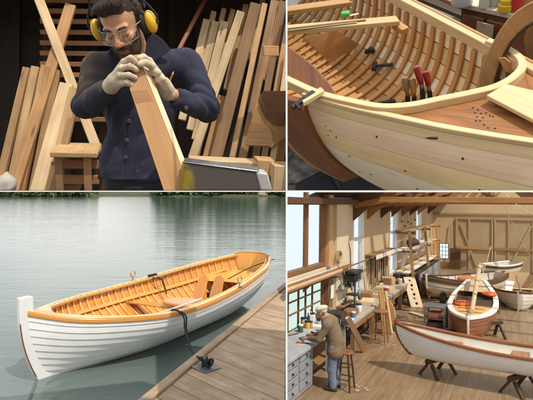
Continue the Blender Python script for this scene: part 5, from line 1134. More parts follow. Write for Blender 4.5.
# lumber and dark sheets lying on the floor round the boat
for lab, pts, z, m in (('dark tarred board lying on the floor behind the far rail', [(405, -4), (418, -8), (470, 14), (462, 20)], -1.80, walnut), ('brown plank on the floor beside the tarred board', [(420, -8), (432, -10), (478, 10), (470, 14)], -1.78, oak), ('brown offcut on the floor by the bench foot', [(452, 0), (470, -4), (500, 30), (490, 40)], -1.85, mahog)):
    tag(obj('floor_board', MB().prism([z_(*q, z) for q in pts], (0, 0, .03)), m, None, TR), lab, 'board')
tarp = plain('navy_tarp', (.028, .036, .06), .6, vary=.3, scale=10, bump=.2, bscale=12, dist=.02)
tag(obj('tarp', MB().prism([z_(*q, -1.995) for q in ((296, 186), (335, 166), (420, 186), (440, 215), (290, 215))], (0, 0, .006)), tarp, None, TR), 'dark navy tarp spread on the floor below the stem', 'tarp')
tag(obj('floor_lath', MB().bar(z_(326, 163, -1.985), z_(346, 200, -1.985), .018, .01), steel, None, TR), 'pale metal strip lying across the dark tarp', 'strip')
cv_ = plain('paint_spattered_canvas', (.24, .235, .23), .9, vary=.75, scale=14, bump=.6, bscale=16, dist=.02)
tag(obj('drop_cloth', MB().prism([z_(*q, -1.995) for q in ((270, 120), (300, 142), (332, 166), (296, 184), (270, 184))], (0, 0, .004)), cv_, None, TR), 'grey spattered drop cloth on the floor beside the stem', 'cloth')

# ================================================================== the joiner sighting along a board (upper left)
TL = Frame(143, 95, -5, clip=[((-.0035, 0, 0), (1, 0, 0)), ((0, 0, .0018), (0, 0, -1))])
ty = TL.y
oak = wood('store_oak', (.25, .135, .062), (.40, .245, .12), .7, bump=.5, knots=.7); pine = wood('store_pine', (.42, .245, .105), (.62, .41, .205), .65, bump=.5, knots=.7); pine_warm = wood('store_orange', (.38, .195, .075), (.56, .325, .14), .65, bump=.5, knots=.7); pine_pale = wood('store_pale', (.50, .35, .19), (.70, .53, .32), .68, bump=.5, knots=.7)
shed = wood('shade_dark_boards', (.014, .009, .006), (.032, .020, .013), .8)  # near-black colour carries the shade of the recess
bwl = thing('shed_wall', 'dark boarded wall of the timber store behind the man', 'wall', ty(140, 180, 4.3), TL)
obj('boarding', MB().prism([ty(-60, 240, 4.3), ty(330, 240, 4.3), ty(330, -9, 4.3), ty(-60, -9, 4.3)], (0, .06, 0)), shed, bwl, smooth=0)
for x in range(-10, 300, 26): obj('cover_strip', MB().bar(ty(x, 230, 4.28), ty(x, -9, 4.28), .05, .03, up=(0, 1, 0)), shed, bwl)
oh = thing('shade_canopy', 'unseen dark plank canopy added to shade the timber store', 'loft', ty(140, -30, 4.0), TL)  # out-of-view canopy, added to keep the timber store in shadow
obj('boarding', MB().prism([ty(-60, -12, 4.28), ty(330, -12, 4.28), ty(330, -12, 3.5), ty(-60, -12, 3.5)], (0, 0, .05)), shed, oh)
# slatted drying rack
rk = thing('slatted_rack', 'tall rack of horizontal brown slats left of the man', 'rack', ty(75, 150, 3.8), TL)
slat_w = wood('rack_slat', (.22, .10, .04), (.36, .18, .08), .7)
for x in (50, 104): obj('upright', MB().bar(ty(x, 200, 3.86), ty(x, -20, 3.86), .07, .06, up=(0, 1, 0)), walnut, rk)
for k, y in enumerate((-9, 1.5, 12, 22, 32.5, 43, 53, 63.5, 74, 84.5, 95, 106, 117)): obj('slat', MB().bar(ty(43, y, 3.75), ty(118, y + .8, 3.75), .22, .030), slat_w, rk, bevel=.003)
# planks leaning in the store
def plank(label, a, b, w_, d0, d1, m, th=.03, group=None, tw=0.0):
    A, B = ty(*a, d0), ty(*b, d1); o = obj('leaning_plank', MB().bar(B, A, w_ * (.94 + .12 * random.random()), th, up=(math.sin(tw) + .12 * random.random(), -math.cos(tw), 0), w1=w_ * (.86 + .2 * random.random())), m, None, TL, bevel=.003); tag(o, label, 'plank', group)
PX = 1 / 155.0
gL, gR = 'planks leaning left of the man', 'planks stacked behind the man’s shoulder'.replace('’', "'")
plank('long pale plank slanting down right across the slatted rack', (36, -8), (98, 152), 9.5 * PX, 3.5, 3.3, pine_pale, tw=.2)
plank('long tan plank slanting down left across the pale one', (71, 5), (6, 212), 11 * PX, 3.55, 3.1, pine_warm, tw=-.25)
for lab, a, b, w_, d, m in (('leftmost tan plank of the left group, its top lowest in the dark', (27, 68), (-2, 190), 8, 3.5, oak), ('pale plank second from the left in the left group', (36, 67), (8, 200), 8, 3.45, pine), ('tan plank third from the left in the left group', (46, 66), (17, 210), 9, 3.4, pine_warm), ('brown plank fourth from the left, behind the crossing plank', (57, 70), (30, 205), 8, 3.42, oak),
        ('broad bleached plank in the middle of the left group', (67, 84), (34, 205), 14, 3.3, pine_pale), ('pale plank just right of the broad bleached one', (74, 88), (48, 205), 9, 3.25, pine), ('rightmost brown plank of the left group, beside the crate', (73, 112), (52, 200), 7, 3.2, oak)):
    plank(lab, a, b, w_ * PX * .92, d, d - .25, m, group=gL, tw=-.3)
for i, (a, b, w_, d, m, lab) in enumerate((((208, -6), (176, 56), 4, 3.75, mahog, 'thin dark brown plank leaning apart at the left of the right stack'),
        ((207, 20), (182, 120), 8, 3.7, pine_pale, 'short bleached plank at the left end of the right stack'), ((216, 22), (190, 130), 8, 3.68, pine_pale, 'second short bleached plank from the left of the right stack'), ((214, 12), (196, 90), 6, 3.75, pine, 'short tan plank peeping above the bleached ones'), ((225, 22), (196, 140), 10, 3.62, pine_pale, 'broad bleached plank third among the short ones'),
        ((224, 9), (206, 90), 6, 3.76, pine_warm, 'orange-tan plank end above the broad bleached one'), ((233, 10), (214, 80), 6, 3.74, pine, 'narrow pale plank end right of the orange-tan one'), ((241, 12), (192, 160), 9, 3.55, pine_pale, 'long pale plank crossing in front of the short ones'), ((246, 5), (226, 90), 6, 3.7, oak, 'brown plank end peeping at the top of the right stack'),
        ((256, 4), (204, 205), 12, 3.45, oak, 'broad brown plank in the middle of the right stack'), ((265, 4), (222, 205), 6, 3.4, pine, 'narrow light plank right of the broad brown one'), ((275, 1), (233, 205), 8, 3.38, oak, 'tan plank two right of the broad brown one'), ((264, -6), (250, 60), 6, 3.72, oak, 'dark plank end between the tall planks'), ((283, 2), (247, 205), 7, 3.34, oak, 'tall brown plank fourth from the right edge of the stack'),
        ((281, -8), (262, 80), 6, 3.7, pine_warm, 'warm tan plank end near the top right of the stack'), ((293, -4), (262, 170), 6, 3.3, pine, 'tall tan plank third from the right edge of the stack'), ((292, 30), (266, 205), 6, 3.2, pine_pale, 'pale narrow plank in front at the right edge of the stack'), ((302, -4), (274, 200), 9, 3.36, pine_warm, 'orange-tan plank at the very right edge of the stack'),
        ((206, 110), (184, 205), 9, 3.5, oak, 'brown plank half hidden by the man’s elbow'.replace('’', "'")), ((222, 96), (194, 205), 8, 3.52, pine_warm, 'warm tan plank right of the half hidden one'))):
    plank(lab, a, b, w_ * PX, d, d - .22, m, group=gR, tw=-.35)
dk_ = wood('endgrain_disc', (.10, .045, .02), (.18, .085, .04), .6)
oc = thing('cut_panel', 'tan panel with a dark round cut face leaning at the right edge', 'panel', ty(262, 146, 3.0), TL)
obj('panel', MB().prism([ty(*q, 3.02) for q in ((246, 146), (247, 134), (259, 96), (264, 92), (292, 92), (292, 132), (272, 148))], (.01, .03, 0)), pine_warm, oc, bevel=.004)
obj('dark_face', MB().prism([ty(*q, 3.012) for q in ((259, 97), (264, 91), (292, 91), (292, 118), (283, 126), (274, 125), (266, 118), (261, 108))], (0, .008, 0)), dk_, oc)
obj('lower_face', MB().prism([ty(*q, 3.012) for q in ((252, 121), (263, 124), (274, 132), (270, 146), (247, 145), (247, 137))], (0, .008, 0)), oak, oc)
tag(obj('wood_block', MB().prism([ty(*q, 3.05) for q in ((264, 46), (279, 46), (279, 56), (264, 56))], (0, .06, 0)), pine_warm, None, TL, bevel=.003), 'small orange-tan block wedged between planks at upper right', 'block')
for lab, pts, d, m in (('pale flat board lying behind the grey machine', ((190, 160), (258, 163), (258, 168), (190, 165)), 2.5, pine_pale), ('tan block at the lower right behind the machine', ((258, 160), (275, 161), (274, 176), (257, 174)), 2.7, pine), ('pale block in the lower right corner', ((275, 166), (293, 166), (293, 196), (272, 196)), 2.6, pine_pale), ('brown block under the tan one at lower right', ((256, 175), (273, 177), (272, 198), (256, 198)), 2.66, oak)):
    tag(obj('board_offcut' if d == 2.5 else 'wood_block', MB().prism([ty(*q, d) for q in pts], (0, .12, 0)), m, None, TL, bevel=.004), lab, 'board' if d == 2.5 else 'block')
# crate stand at the left
cs = thing('crate_stand', 'brown wooden stand with a light top left of the man', 'stand', ty(76, 190, 2.95), TL)
A_ = ty(76, 152, 2.95); sc = 2.95 / 520.0
obj('top', MB().box(A_ + V3((0, .06, 0)), (42 * sc, .30, 5 * sc)), pine, cs, bevel=.004)
for dx in (-15, 11): obj('leg', MB().bar(A_ + V3((dx * sc, -.04, -2.5 * sc)), A_ + V3((dx * sc, -.04, -52 * sc)), 7 * sc, 5 * sc, up=(0, 1, 0)), oak, cs, bevel=.003)
for dz in (14, 30): obj('rail', MB().bar(A_ + V3((-20 * sc, .05, -dz * sc)), A_ + V3((20 * sc, .05, -dz * sc)), 4 * sc, 9 * sc), slat_w, cs, bevel=.003)
for i, (x, y, w_, h, lab) in enumerate(((57, 175, 12, 10, 'lower brown brick-like block left of the stand'), (58, 164, 11, 9, 'upper brown block stacked left of the stand'), (97, 170, 9, 14, 'dark block behind the right side of the stand'), (72, 186, 16, 8, 'brown block lying under the stand'))):
    tag(obj('wood_block', MB().box(ty(x, y, 3.12), (w_ * sc, .1, h * sc)), slat_w if i != 2 else walnut, None, TL, bevel=.004), lab, 'block')
c = ty(0, 184, 2.9); fcl = lambda P_: ell(P_, tuple(c), (.075, .05, .055)) + .034 * wob(P_, 26, 3) + .012 * wob(P_, 90, 4)
v, f = snet(fcl, [c[i] - .14 for i in range(3)], [c[i] + .14 for i in range(3)], .008); tag(obj('white_sack', MB().surf(v, f), plain('dusty_plastic', (.40, .37, .33), .6, vary=.3), None, TL, smooth=80), 'crumpled whitish sack at the lower left corner', 'sack')

# ------------------------------------------------------------------ the man
HD = 2.20
HP = ty(122.5, 25, HD)
Rh = Matrix.Rotation(R_(-13), 3, 'Y') @ Matrix.Rotation(R_(-20), 3, 'Z') @ Matrix.Rotation(R_(23), 3, 'X')
RhN = np.array([[Rh[i][j] for j in range(3)] for i in range(3)], np.float32); HPn = np.array(HP, np.float32)
hq = lambda P_: (P_ - HPn) @ RhN          # world -> head coordinates
def head(q):
    d = ell(q, (0, .012, .035), (.074, .096, .085)); d = smin(d, ell(q, (0, -.028, -.040), (.060, .060, .082)), .02); d = smin(d, ell(q, (0, -.040, -.082), (.050, .048, .040)), .02)
    d = smin(d, ell(q, (0, -.078, -.106), (.026, .020, .018)), .018)
    for s in (-1, 1):
        d = smin(d, ell(q, (s * .040, -.062, -.028), (.024, .022, .018)), .016)
        d = smin(d, cap(q, (s * .012, -.088, .016), (s * .044, -.076, .020), .009, .008), .014)
        d = smax(d, -ell(q, (s * .031, -.098, -.003), (.017, .016, .011)), .012)
        d = smin(d, ell(q, (s * .031, -.0755, -.005), (.0145, .012, .0115)), .004)
        d = smin(d, ell(q, (s * .079, .012, -.018), (.009, .020, .032)), .008)
    d = smin(d, cap(q, (0, -.086, .010), (0, -.112, -.034), .0085, .0125), .008)
    for s in (-1, 1): d = smin(d, ell(q, (s * .0125, -.1015, -.037), (.009, .011, .0085)), .006)
    d = smin(d, ell(q, (0, -.086, -.060), (.026, .012, .014)), .012)
    d = smin(d, cap(q, (-.019, -.089, -.0655), (.019, -.089, -.0655), .0042), .004); d = smin(d, cap(q, (-.016, -.0885, -.0755), (.016, -.0885, -.0755), .0055), .004)
    d = smax(d, -cap(q, (-.02, -.096, -.0703), (.02, -.096, -.0703), .0022), .003)
    return d
shL, shR = ty(95, 66, 2.34), ty(188, 62, 2.34); elL, elR = ty(86, 106, 2.24), ty(207, 109, 2.24); wrL, wrR = ty(112, 85, 2.06), ty(169, 93, 2.08)
nk = ty(137, 54, 2.33); ch = ty(140, 95, 2.38); ab = ty(141, 165, 2.38)
T = tuple
def man(P_):
    d = head(hq(P_)); b0 = HP + Rh @ V3((0, .03, -.07))
    d = smin(d, cap(P_, T(b0), T(nk + V3((0, .0, -.02))), .053, .058), .025)
    d = smin(d, cap(P_, T(shL + V3((.03, 0, -.03))), T(shR + V3((-.03, 0, -.03))), .042), .04); d = smin(d, cap(P_, T(ch), T(ab), .078, .075), .05)
    for s_, e_, w_ in ((shL, elL, wrL), (shR, elR, wrR)): d = smin(d, cap(P_, T(s_), T(e_), .042, .036), .03); d = smin(d, cap(P_, T(e_), T(w_), .036, .024), .02)
    return d
pr = thing('person', 'bearded man in navy work jacket and gloves sighting along a board', 'person', ty(141, 189, 2.36), TL)
hv, hf = snet(man, T(HP - V3((.26, .17, .62))), T(HP + V3((.42, .36, .16))), .0042)
q = hq(hv); skin_c = np.tile(np.array([.54, .285, .17]), (len(q), 1))
n1_ = wob(hv, 120, 8)[:, None]; skin_c *= 1 + .06 * n1_
red_ = np.exp(-(((np.abs(q[:, 0]) - .038) / .022) ** 2 + ((q[:, 2] + .032) / .022) ** 2)) * (q[:, 1] < -.03) + np.exp(-((q[:, 0] / .014) ** 2 + ((q[:, 2] + .035) / .016) ** 2)) * (q[:, 1] < -.09)
skin_c[:, 1] *= 1 - .16 * red_; skin_c[:, 2] *= 1 - .2 * red_
lip = (np.abs(q[:, 0]) < .022) & (q[:, 2] < -.0625) & (q[:, 2] > -.0815) & (q[:, 1] < -.080)
ax_ = np.abs(q[:, 0]); fr_ = (q[:, 1] < -.005) & (q[:, 1] > -.14) & (np.abs(q[:, 0]) < .075)
jawline = -.058 - .0 * ax_ + .05 * np.clip((ax_ - .035) / .03, 0, 1)
beard = fr_ & (q[:, 2] < jawline + .006 * n1_[:, 0]) & (q[:, 2] > -.135) & ~lip & ~((ax_ < .030) & (q[:, 2] > -.049))
must = (ax_ < .034 + .004 * n1_[:, 0]) & (q[:, 2] < -.0475 - .12 * np.maximum(0, ax_ - .012)) & (q[:, 2] > -.064 - .45 * np.maximum(0, ax_ - .018)) & (q[:, 1] < -.07)
cheek = beard & (ax_ < .05) & (q[:, 2] > -.075) & (ax_ > .034)
skin_c[beard] = skin_c[beard] * .13; skin_c[cheek] = np.array([.12, .065, .04]); skin_c[must] = np.array([.030, .018, .013]); skin_c[lip] = np.array([.34, .12, .085])
obj('body', MB().surf(hv, hf, skin_c), vcol('face_skin', .48, .12, 500, sss=.08), pr, smooth=80)
hairm = plain('dark_brown_hair', (.050, .027, .016), .5, vary=.6, scale=120, bump=.9, bscale=500)
def hair(P_):
    q = hq(P_); w1 = np.abs(np.sin(q[..., 0] * 160 + 3 * np.sin(q[..., 1] * 40) + q[..., 2] * 60)) * .004
    d = ell(q, (-.001, .016, .040), (.077, .099, .086)) - w1 - .004 * wob(q, 70, 5)
    d = smin(d, cap(q, (-.045, -.070, .098), (.030, -.074, .112), .015, .020) - w1, .03)
    cut = np.maximum(-.058 - q[..., 1] - .0, 0) * 0
    front = np.minimum(.072 - .25 * np.abs(q[..., 0]) + .006 * wob(q, 60, 9), 9) - q[..., 2]                # below the hairline in front
    face = np.minimum(front, -.022 - q[..., 1]); d = smax(d, face, .010)
    side = np.minimum(-.030 - q[..., 2], .02 - q[..., 1]); d = smax(d, side, .01)
    return smax(d, -.075 - q[..., 2], .01)
lo_, hi_ = T(HP - V3((.13, .15, .13))), T(HP + V3((.13, .16, .18)))
v, f = snet(hair, lo_, hi_, .0032)
def strands(mb, v, f, n, ln, comb, lift, r, seed):
    rs_ = np.random.RandomState(seed); fi = rs_.randint(0, len(f), n)
    for k in fi:
        a, b, c = v[f[k][0]], v[f[k][1]], v[f[k][2]]; nr = np.cross(b - a, c - a); nr /= (np.linalg.norm(nr) + 1e-9); p = (a + c) / 2
        d = comb(hq(p[None])[0]) + .1 * rs_.normal(size=3); d = RhN @ d; d -= nr * (d @ nr); d /= np.linalg.norm(d) + 1e-9; l = ln * (.6 + .8 * rs_.rand())
        sd_ = np.cross(d, nr) * r; q1 = p - nr * .001; q2 = p + d * l * .5 + nr * lift; q3 = p + d * l + nr * lift * .6
        mb.v += [tuple(x) for x in (q1 - sd_, q1 + sd_, q2 - sd_ * .8, q2 + sd_ * .8, q3)]; i = len(mb.v) - 5
        for fc_ in ((i, i + 1, i + 3, i + 2), (i + 2, i + 3, i + 4)): mb.f.append(fc_); mb.uv.append([(0, 0)] * len(fc_))
    return mb
hmb = MB().surf(v, f); strands(hmb, v, f, 4200, .034, lambda q: np.array([.9 if q[1] < .0 else .2, .75, .25 if q[1] < -.03 else -.7]), .0012, .0006, 3)
obj('hair', hmb, hairm, pr, smooth=80, merge=False)
bf = f_b = [k for k in hf if beard[k[0]] or must[k[0]]]
bmb = MB(); strands(bmb, hv, bf, 2600, .0075, lambda q: np.array([q[0] * 4, -.1, -1.0]), .0016, .00045, 4); obj('beard', bmb, hairm, pr, smooth=0, merge=False)
H = lambda x, y, z: HP + Rh @ V3((x, y, z))
for s in (-1, 1):
    obj('eyebrow', MB().tube([H(s * .013, -.0965, .017), H(s * .026, -.096, .0225), H(s * .040, -.0875, .0225), H(s * .051, -.074, .016)], [.0030, .0048, .0042, .0018], 8), hairm, pr)
    obj('eyelash', MB().tube([H(s * .0185, -.0840, -.0100), H(s * .026, -.0882, -.0128), H(s * .036, -.0868, -.0125), H(s * .0445, -.0795, -.0085)], [.0008, .0016, .0016, .0008], 6), hairm, pr)
# clear safety glasses
lens, t_, p_ = mat('clear_lens'); tb = N('ShaderNodeBsdfTransparent', t_); gb = N('ShaderNodeBsdfGlossy', t_); gb.inputs[1].default_value = .04; gb.inputs[0].default_value = (.9, .9, .9, 1); ms = N('ShaderNodeMixShader', t_); ms.inputs[0].default_value = .13
L(t_, tb.outputs[0], ms.inputs[1]); L(t_, gb.outputs[0], ms.inputs[2]); L(t_, ms.outputs[0], t_.nodes['Material Output'].inputs[0])
gl = thing('safety_glasses', 'clear wraparound safety glasses on the bearded man', 'glasses', H(0, -.12, -.01), TL)
lp = lambda a, z: H(.086 * math.sin(a), -.010 - .106 * math.cos(a), z)
rim_m = plain('clear_plastic_rim', (.36, .32, .28), .15, vary=.05, coat=.5)
for s in (-1, 1):
    aa = lin(.10, 1.05, 10); top = lambda a: .020 - .004 * (a - .5) ** 2; bot = lambda a: -.034 + .030 * max(0, (.34 - a) / .24) ** 2 + .012 * max(0, a - .7)
    obj('lens', MB().loft([[lp(s * a, top(a) + (bot(a) - top(a)) * j / 6) for j in range(7)] for a in aa]), lens, gl)
    obj('rim', MB().tube([lp(s * a, top(a)) for a in aa] + [lp(s * a, bot(a)) for a in aa[::-1]] + [lp(s * aa[0], top(aa[0]))], .0009, 6), rim_m, gl)
    obj('temple', MB().tube([lp(s * 1.05, .014), H(s * .084, -.02, .012), H(s * .085, .03, .006)], .0019, 6), rim_m, gl)
obj('bridge', MB().tube([lp(-.10, .012), lp(0, .016), lp(.10, .012)], .0019, 6), rim_m, gl)
# ear defenders
em = thing('ear_defenders', 'yellow and black ear defenders worn by the bearded man', 'ear defenders', H(0, .01, -.05), TL)
yel = plain('yellow_shell', (.80, .46, .015), .3, vary=.08, coat=.4)
for s in (-1, 1):
    for nm, x0, rr_, dp, m in (('cushion', .084, (.020, .038, .050), 0, black_rubber), ('cup', .112, (.024, .034, .046), 0, yel)):
        g_ = lambda P_: smax(ell(hq(P_), (s * x0, .012, -.010), rr_), (-(s * hq(P_)[..., 0] - (.097 if nm == 'cup' else .066))), .004)
        cc = H(s * x0, .012, -.010); v, f = snet(g_, T(cc - V3((.075, .075, .075))), T(cc + V3((.075, .075, .075))), .0032); obj(nm, MB().surf(v, f), m, em, smooth=70)
    obj('yoke', MB().tube([H(s * .139, .012, -.012), H(s * .146, .012, .012), H(s * .128, .012, .052), H(s * .108, .012, .082)], .0042, 8), black_rubber, em)
    obj('pivot', MB().lathe([(0, -.004), (.009, -.004), (.009, .005), (0, .007)], H(s * .137, .012, -.012), Rh @ V3((s, 0, 0)), 12), black_rubber, em)
obj('headband', MB().loft([[H(.110 * math.cos(a), .012 + w_, .055 + .105 * math.sin(a) * 1.0 + t2) for w_, t2 in ((-.012, 0), (.012, 0), (.012, .006), (-.012, .006))] for a in lin(-.05, math.pi + .05, 24)], closed=True, caps=True), black_rubber, em)
# jacket
cuL, cuR = ty(109, 88, 2.07), ty(173, 96, 2.09)
def jkt(P_):
    d = cap(P_, T(shL + V3((.05, 0, -.02))), T(shR + V3((-.05, 0, -.02))), .066, .066)
    for sh_ in (shL, shR): d = smin(d, cap(P_, T(nk + V3((.03 if sh_ is shR else -.03, .035, -.01))), T(sh_ + V3((0, 0, -.012))), .062, .056), .03)
    d = smin(d, ell(P_, T(ch), (.172, .115, .22)), .04); d = smin(d, ell(P_, T(ab + V3((0, 0, .0))), (.182, .118, .30)), .06)
    for s_, e_, w_ in ((shL, elL, cuL), (shR, elR, cuR)): a = smin(cap(P_, T(s_), T(e_), .063, .056), cap(P_, T(e_), T(w_), .056, .045), .02); d = smin(d, a, .022)
    d = smax(d, -cap(P_, T(HP + Rh @ V3((0, .0, -.06))), T(nk + V3((0, -.015, -.02))), .066, .066), .012)                       # neck hole
    vq = P_ - np.array(T(nk + V3((-.01, -.09, -.06))), np.float32); d = smax(d, -(np.maximum(np.abs(vq[..., 0]) * 1.6 - vq[..., 2] * .9 - .004, np.abs(vq[..., 1]) - .06)), .012)
    for w_, e_ in ((cuL, elL), (cuR, elR)):
        ax2 = np.array(T((w_ - e_).normalized()), np.float32); d = smax(d, np.where(np.linalg.norm(P_ - np.array(T(w_), np.float32), axis=-1) < .09, (P_ - np.array(T(w_), np.float32)) @ ax2, -1), .004)
    d = smax(d, (np.array(T(ty(141, 181, 2.3)))[2] - P_[..., 2]), .008)
    rg_ = lambda k, sd_: 1 - 2 * np.abs(wob(P_, k, sd_)) ** .7
    fold = .0055 * wob(P_, 24, 21) + .0090 * rg_(14, 22) + .0048 * rg_(30, 27)
    for s_, e_, w_ in ((shL, elL, cuL), (shR, elR, cuR)):
        near = np.exp(-(np.linalg.norm(P_ - np.array(T(e_), np.float32), axis=-1) / .11) ** 2); dr = (P_ - np.array(T(e_), np.float32)) @ np.array(T(((w_ - e_).normalized() - (s_ - e_).normalized()).normalized()), np.float32)
        fold = fold + .0085 * near * np.sin(dr * 140 + 2 * wob(P_, 20, 5))
    return d + fold
c0 = ty(141, 110, 2.3); v, f = snet(jkt, T(c0 - V3((.40, .34, .46))), T(c0 + V3((.42, .30, .36))), .0062)
jc = np.tile(np.array([.023, .024, .050]), (len(v), 1)); jc *= (1 + .25 * wob(v, 40, 30)[:, None])
shoulder_hl = np.clip(1.25 - np.linalg.norm((v - np.array(T(ty(88, 74, 2.26)), np.float32)) / np.array([.085, .3, .13]), axis=1), 0, 1) * np.clip(.55 + .8 * wob(v, 45, 33), 0, 1)  # warm highlight on the left shoulder, painted as grey-brown dusty mottling
jc = jc * (1 - shoulder_hl[:, None]) + shoulder_hl[:, None] * np.array([.12, .085, .055])
spk = (wob(v, 210, 41) > .62); jc[spk] = jc[spk] * .6 + np.array([.05, .04, .03])
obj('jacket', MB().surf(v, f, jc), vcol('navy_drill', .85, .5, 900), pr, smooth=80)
def surf_at(px, py, fn, d0=1.9, d1=2.5):
    a, b = np.array(ty(px, py, d0)), np.array(ty(px, py, d1)); t = np.linspace(0, 1, 300)[:, None]; q = (a + (b - a) * t).astype(np.float32); k = np.nonzero(fn(q) < 0)[0]
    return V3(q[k[0]].tolist()) if len(k) else ty(px, py, d1)
navy = plain('navy_cloth', (.026, .027, .055), .85, vary=.3, scale=30, bump=.5, bscale=600)
def patch(name, pts, lift=.004, m=navy, par=pr, th=.004, n=8, fn=jkt):
    """a sewn-on flap following the jacket"""
    P2 = [surf_at(*q, fn) + V3((0, -lift, 0)) for q in pts]; return obj(name, MB().prism(P2, (0, -th, 0)), m, par, bevel=.0015)
for nm, pts in (('collar', ((143, 58), (147, 40), (153, 33), (162, 39), (171, 50), (162, 56), (152, 64))), ('collar', ((134, 62), (121, 55), (112, 46), (108, 54), (114, 66), (124, 72)))):
    ps_ = []
    for x, y in pts: p = surf_at(x, y, jkt); ps_.append(ty(x, y, min(p.y, 2.27)) + V3((0, -.010, 0)))
    c_ = sum(ps_, V3()) / len(ps_); mb = MB(); n = len(ps_)
    mb.prism(ps_, (0, .010, 0)); obj(nm, mb, navy, pr, bevel=.003)
pts = [(140, y) for y in range(86, 182, 6)]
obj('placket', MB().loft([[surf_at(x - 9 - (y - 86) * .06, y, jkt) + V3((0, -.004, 0)), surf_at(x - 4 - (y - 86) * .06, y, jkt) + V3((0, -.006, 0)), surf_at(x - .5 - (y - 86) * .06, y, jkt) + V3((0, -.004, 0))] for x, y in pts]), navy, pr)
obj('hem', MB().loft([[surf_at(x, 174, jkt) + V3((0, -.004, 0)), surf_at(x, 179, jkt) + V3((0, -.006, 0))] for x in range(98, 184, 4)]), navy, pr)
patch('pocket_flap', ((160, 78), (172, 76), (174, 84), (161, 86)), .003)
for x, y in ((129, 121), (127, 140), (126, 157), (186, 108)):
    p = surf_at(x, y, jkt); obj('button', MB().lathe([(0, 0), (.0085, 0), (.009, .003), (.006, .0045), (0, .003)], p + V3((0, -.004, 0)), (0, -1, .1), 14), plain('button_horn', (.07, .06, .06), .35), pr)
p0, p1 = surf_at(168, 84, jkt), surf_at(172.5, 74, jkt)
pc = thing('pencil', 'yellow pencil sticking out of the chest pocket', 'pencil', p0, TL); obj('shaft', MB().tube([p0 + V3((0, -.008, 0)), p1 + V3((0, -.010, 0))], .0045, 6), yel, pc); obj('tip', MB().tube([p1 + V3((0, -.010, 0)), p1 + V3((.004, -.010, .012))], [.0045, .0008], 6), strip_lt, pc)
# black shirt at the neck
shirt = lambda P_: smax(cap(P_, T(nk + V3((0, -.025, .025))), T(nk + V3((0, -.005, -.09))), .064, .068), P_[..., 2] - (nk.z + .035) - .5 * (P_[..., 1] - nk.y), .006) + .002 * wob(P_, 60, 3)
v, f = snet(shirt, T(nk - V3((.13, .15, .22))), T(nk + V3((.13, .13, .10))), .006); obj('shirt', MB().surf(v, f), plain('black_jersey', (.008, .008, .009), .9, bump=.3), pr, smooth=80)
trs2 = lambda P_: ell(P_, T(ab + V3((0, .0, -.14))), (.165, .11, .30)) + .004 * wob(P_, 40, 7)
v, f = snet(trs2, T(ab - V3((.22, .2, .28))), T(ab + V3((.22, .2, .10))), .009); obj('trousers', MB().surf(v, f), plain('black_trousers', (.012, .012, .018), .85, bump=.4), pr, smooth=80)
# gloves: four bent fingers and a thumb each
glm = plain('dusty_work_glove', (.60, .49, .36), .9, vary=.30, scale=34, bump=.6, bscale=420)
def glove(wrist, knuckles, fingers, thumb, seed, rp=.030):
    kn = [ty(*k) for k in knuckles]; w_ = ty(*wrist); fs = [[ty(*p) for p in fg] for fg in fingers]; th_ = [ty(*p) for p in thumb]
    def g(P_):
        d = cap(P_, T(w_), T(w_.lerp(sum(kn, V3()) / len(kn), .35)), .031, .030)
        for k in kn: d = smin(d, cap(P_, T(w_.lerp(k, .30)), T(k), .021, .0135), .010)
        for k, fg in zip(kn, fs):
            pts = [k] + fg; r = .0130
            for a, b in zip(pts[:-1], pts[1:]): d = smin(d, cap(P_, T(a), T(b), r, r - .0012), .0035); r -= .0012
        a = w_.lerp(kn[0], .45)
        for b, r in zip(th_, (.0145, .0130)): d = smin(d, cap(P_, T(a), T(b), r, r - .0012), .006); a = b
        return d + .0016 * wob(P_, 130, seed) + .0008 * wob(P_, 320, seed + 1)
    al_ = kn + sum(fs, []) + th_ + [w_]; lo = [min(p[i] for p in al_) - .05 for i in range(3)]; hi = [max(p[i] for p in al_) + .05 for i in range(3)]
    v, f = snet(g, lo, hi, .0026); return obj('glove', MB().surf(v, f), glm, pr, smooth=80)
D = 2.0
glove((110.5, 86.5, 2.065), ((124, 62, 2.015), (121.5, 68.5, 1.995), (121, 76, 1.99), (122, 83, 1.995)),
      (((131, 58.5, 1.985), (136.5, 62, 1.988)), ((130, 66.5, 1.968), (136.5, 69.5, 1.984)), ((128.5, 75, 1.966), (135, 78, 1.984)), ((127, 82.5, 1.972), (132.5, 85.5, 1.986))), ((122, 66, 2.06), (133, 60, 2.055)), 3)
glove((168.5, 93, 2.085), ((149.5, 61, 2.035), (152.5, 66, 2.005), (157.5, 72.5, 1.995), (162, 79, 2.0)),
      (((143.5, 57.0, 2.01), (138.8, 58.5, 1.99)), ((145.5, 62.5, 1.985), (139.8, 64.3, 1.978)), ((150.5, 73, 2.02), (146, 77, 2.055)), ((154.5, 81, 2.03), (149, 85, 2.06))), ((150, 72, 2.06), (141, 63, 2.06)), 9)
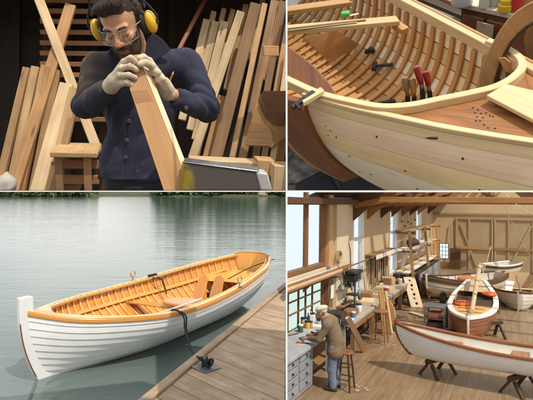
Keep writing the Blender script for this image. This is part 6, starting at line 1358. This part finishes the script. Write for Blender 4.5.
# the board he holds
bd_ = lambda y: 2.018 - .0014 * (y - 55)
fc = [ty(x, y, bd_(y)) for x, y in ((133.6, 55), (137.2, 54.6), (139.5, 61), (181.5, 167), (186, 178), (186, 196), (165.5, 196), (129.6, 89))]
tb_ = thing('tapered_board', 'tan tapered board held upright by the gloved man', 'board', ty(170, 189, 1.84), TL)
ext = V3((.019, .034, .003))
obj('blank', MB().prism(fc, ext, grain=fc[6] - fc[7]), wood('held_board', (.40, .19, .065), (.54, .29, .115), .5, rings=.6, grain=1.4), tb_, bevel=.0012)
e2 = V3((.0205, .0345, .003)); sf = [ty(137.6, 55.5, bd_(55)), ty(139.9, 61, bd_(61)), ty(186.2, 178.5, bd_(178))]
obj('lit_edge_face', MB().face([sf[0] + V3((.0012, 0, .0004)), sf[1] + V3((.0012, 0, .0004)), sf[2] + V3((.0012, 0, .0004)), sf[2] + e2, sf[1] + e2, sf[0] + e2]), wood('lit_edge_wood', (.66, .50, .30), (.80, .66, .45), .5, grain=1.4), tb_)  # light from the right painted as a pale edge on the board
obj('dark_band', MB().face([ty(x, y, bd_(y) - .0008) for x, y in ((130.2, 91), (147, 90.5), (153, 101), (136, 103.5))]), wood('darker_band', (.28, .12, .04), (.38, .18, .065), .5), tb_)  # darker patch across the face where the tip's slope ends
# grey machine in front at the lower right
mc = thing('planer_guard', 'worn grey steel machine table with yellow paint smears at lower right', 'machine', ty(225, 189, 1.78), TL)
smear, t2, p2 = mat('worn_panel'); tcs = N('ShaderNodeTexCoord', t2); nz2 = N('ShaderNodeTexNoise', t2); nz2.inputs['Scale'].default_value = 22; nz2.inputs['Detail'].default_value = 8; L(t2, tcs.outputs['Object'], nz2.inputs['Vector'])
sx = N('ShaderNodeSeparateXYZ', t2); L(t2, tcs.outputs['Object'], sx.inputs[0]); mrg = N('ShaderNodeMapRange', t2); mrg.inputs[1].default_value = -.08; mrg.inputs[2].default_value = -.16; L(t2, sx.outputs[0], mrg.inputs[0])
mm2 = N('ShaderNodeMath', t2, operation='MULTIPLY'); L(t2, nz2.outputs[0], mm2.inputs[0]); L(t2, mrg.outputs[0], mm2.inputs[1]); rr2 = N('ShaderNodeValToRGB', t2); rr2.color_ramp.elements[0].position = .20; rr2.color_ramp.elements[1].position = .34
rr2.color_ramp.elements[0].color = (.12, .105, .095, 1); rr2.color_ramp.elements[1].color = (.36, .26, .035, 1); L(t2, mm2.outputs[0], rr2.inputs[0]); L(t2, rr2.outputs[0], p2.inputs['Base Color']); p2.inputs['Roughness'].default_value = .5; p2.inputs['Metallic'].default_value = .3
dm = lambda x: 1.80 - .0006 * (x - 182)
fp = [ty(x, y, dm(x)) for x, y in ((180, 196), (183, 163.5), (258, 173), (264, 196))]
obj('side_panel', MB().prism(fp, (0, .05, 0)), smear, mc, bevel=.004)
obj('top_plate', MB().prism([ty(183, 163.2, dm(183)) + V3((0, -.003, .001)), ty(258, 172.7, dm(258)) + V3((0, -.003, .001)), ty(262, 172.0, dm(262)) + V3((.0, .05, .001)), ty(186, 162.2, dm(183)) + V3((0, .05, .001))], (0, 0, .006)), steel, mc, bevel=.002)
obj('end_cap', MB().prism([ty(x, y, dm(x) - .004) for x, y in ((256, 172.2), (268, 173.5), (274, 197), (262, 197))], (0, .07, 0)), plain('pale_grey_enamel', (.42, .42, .42), .45, vary=.12), mc, bevel=.006)
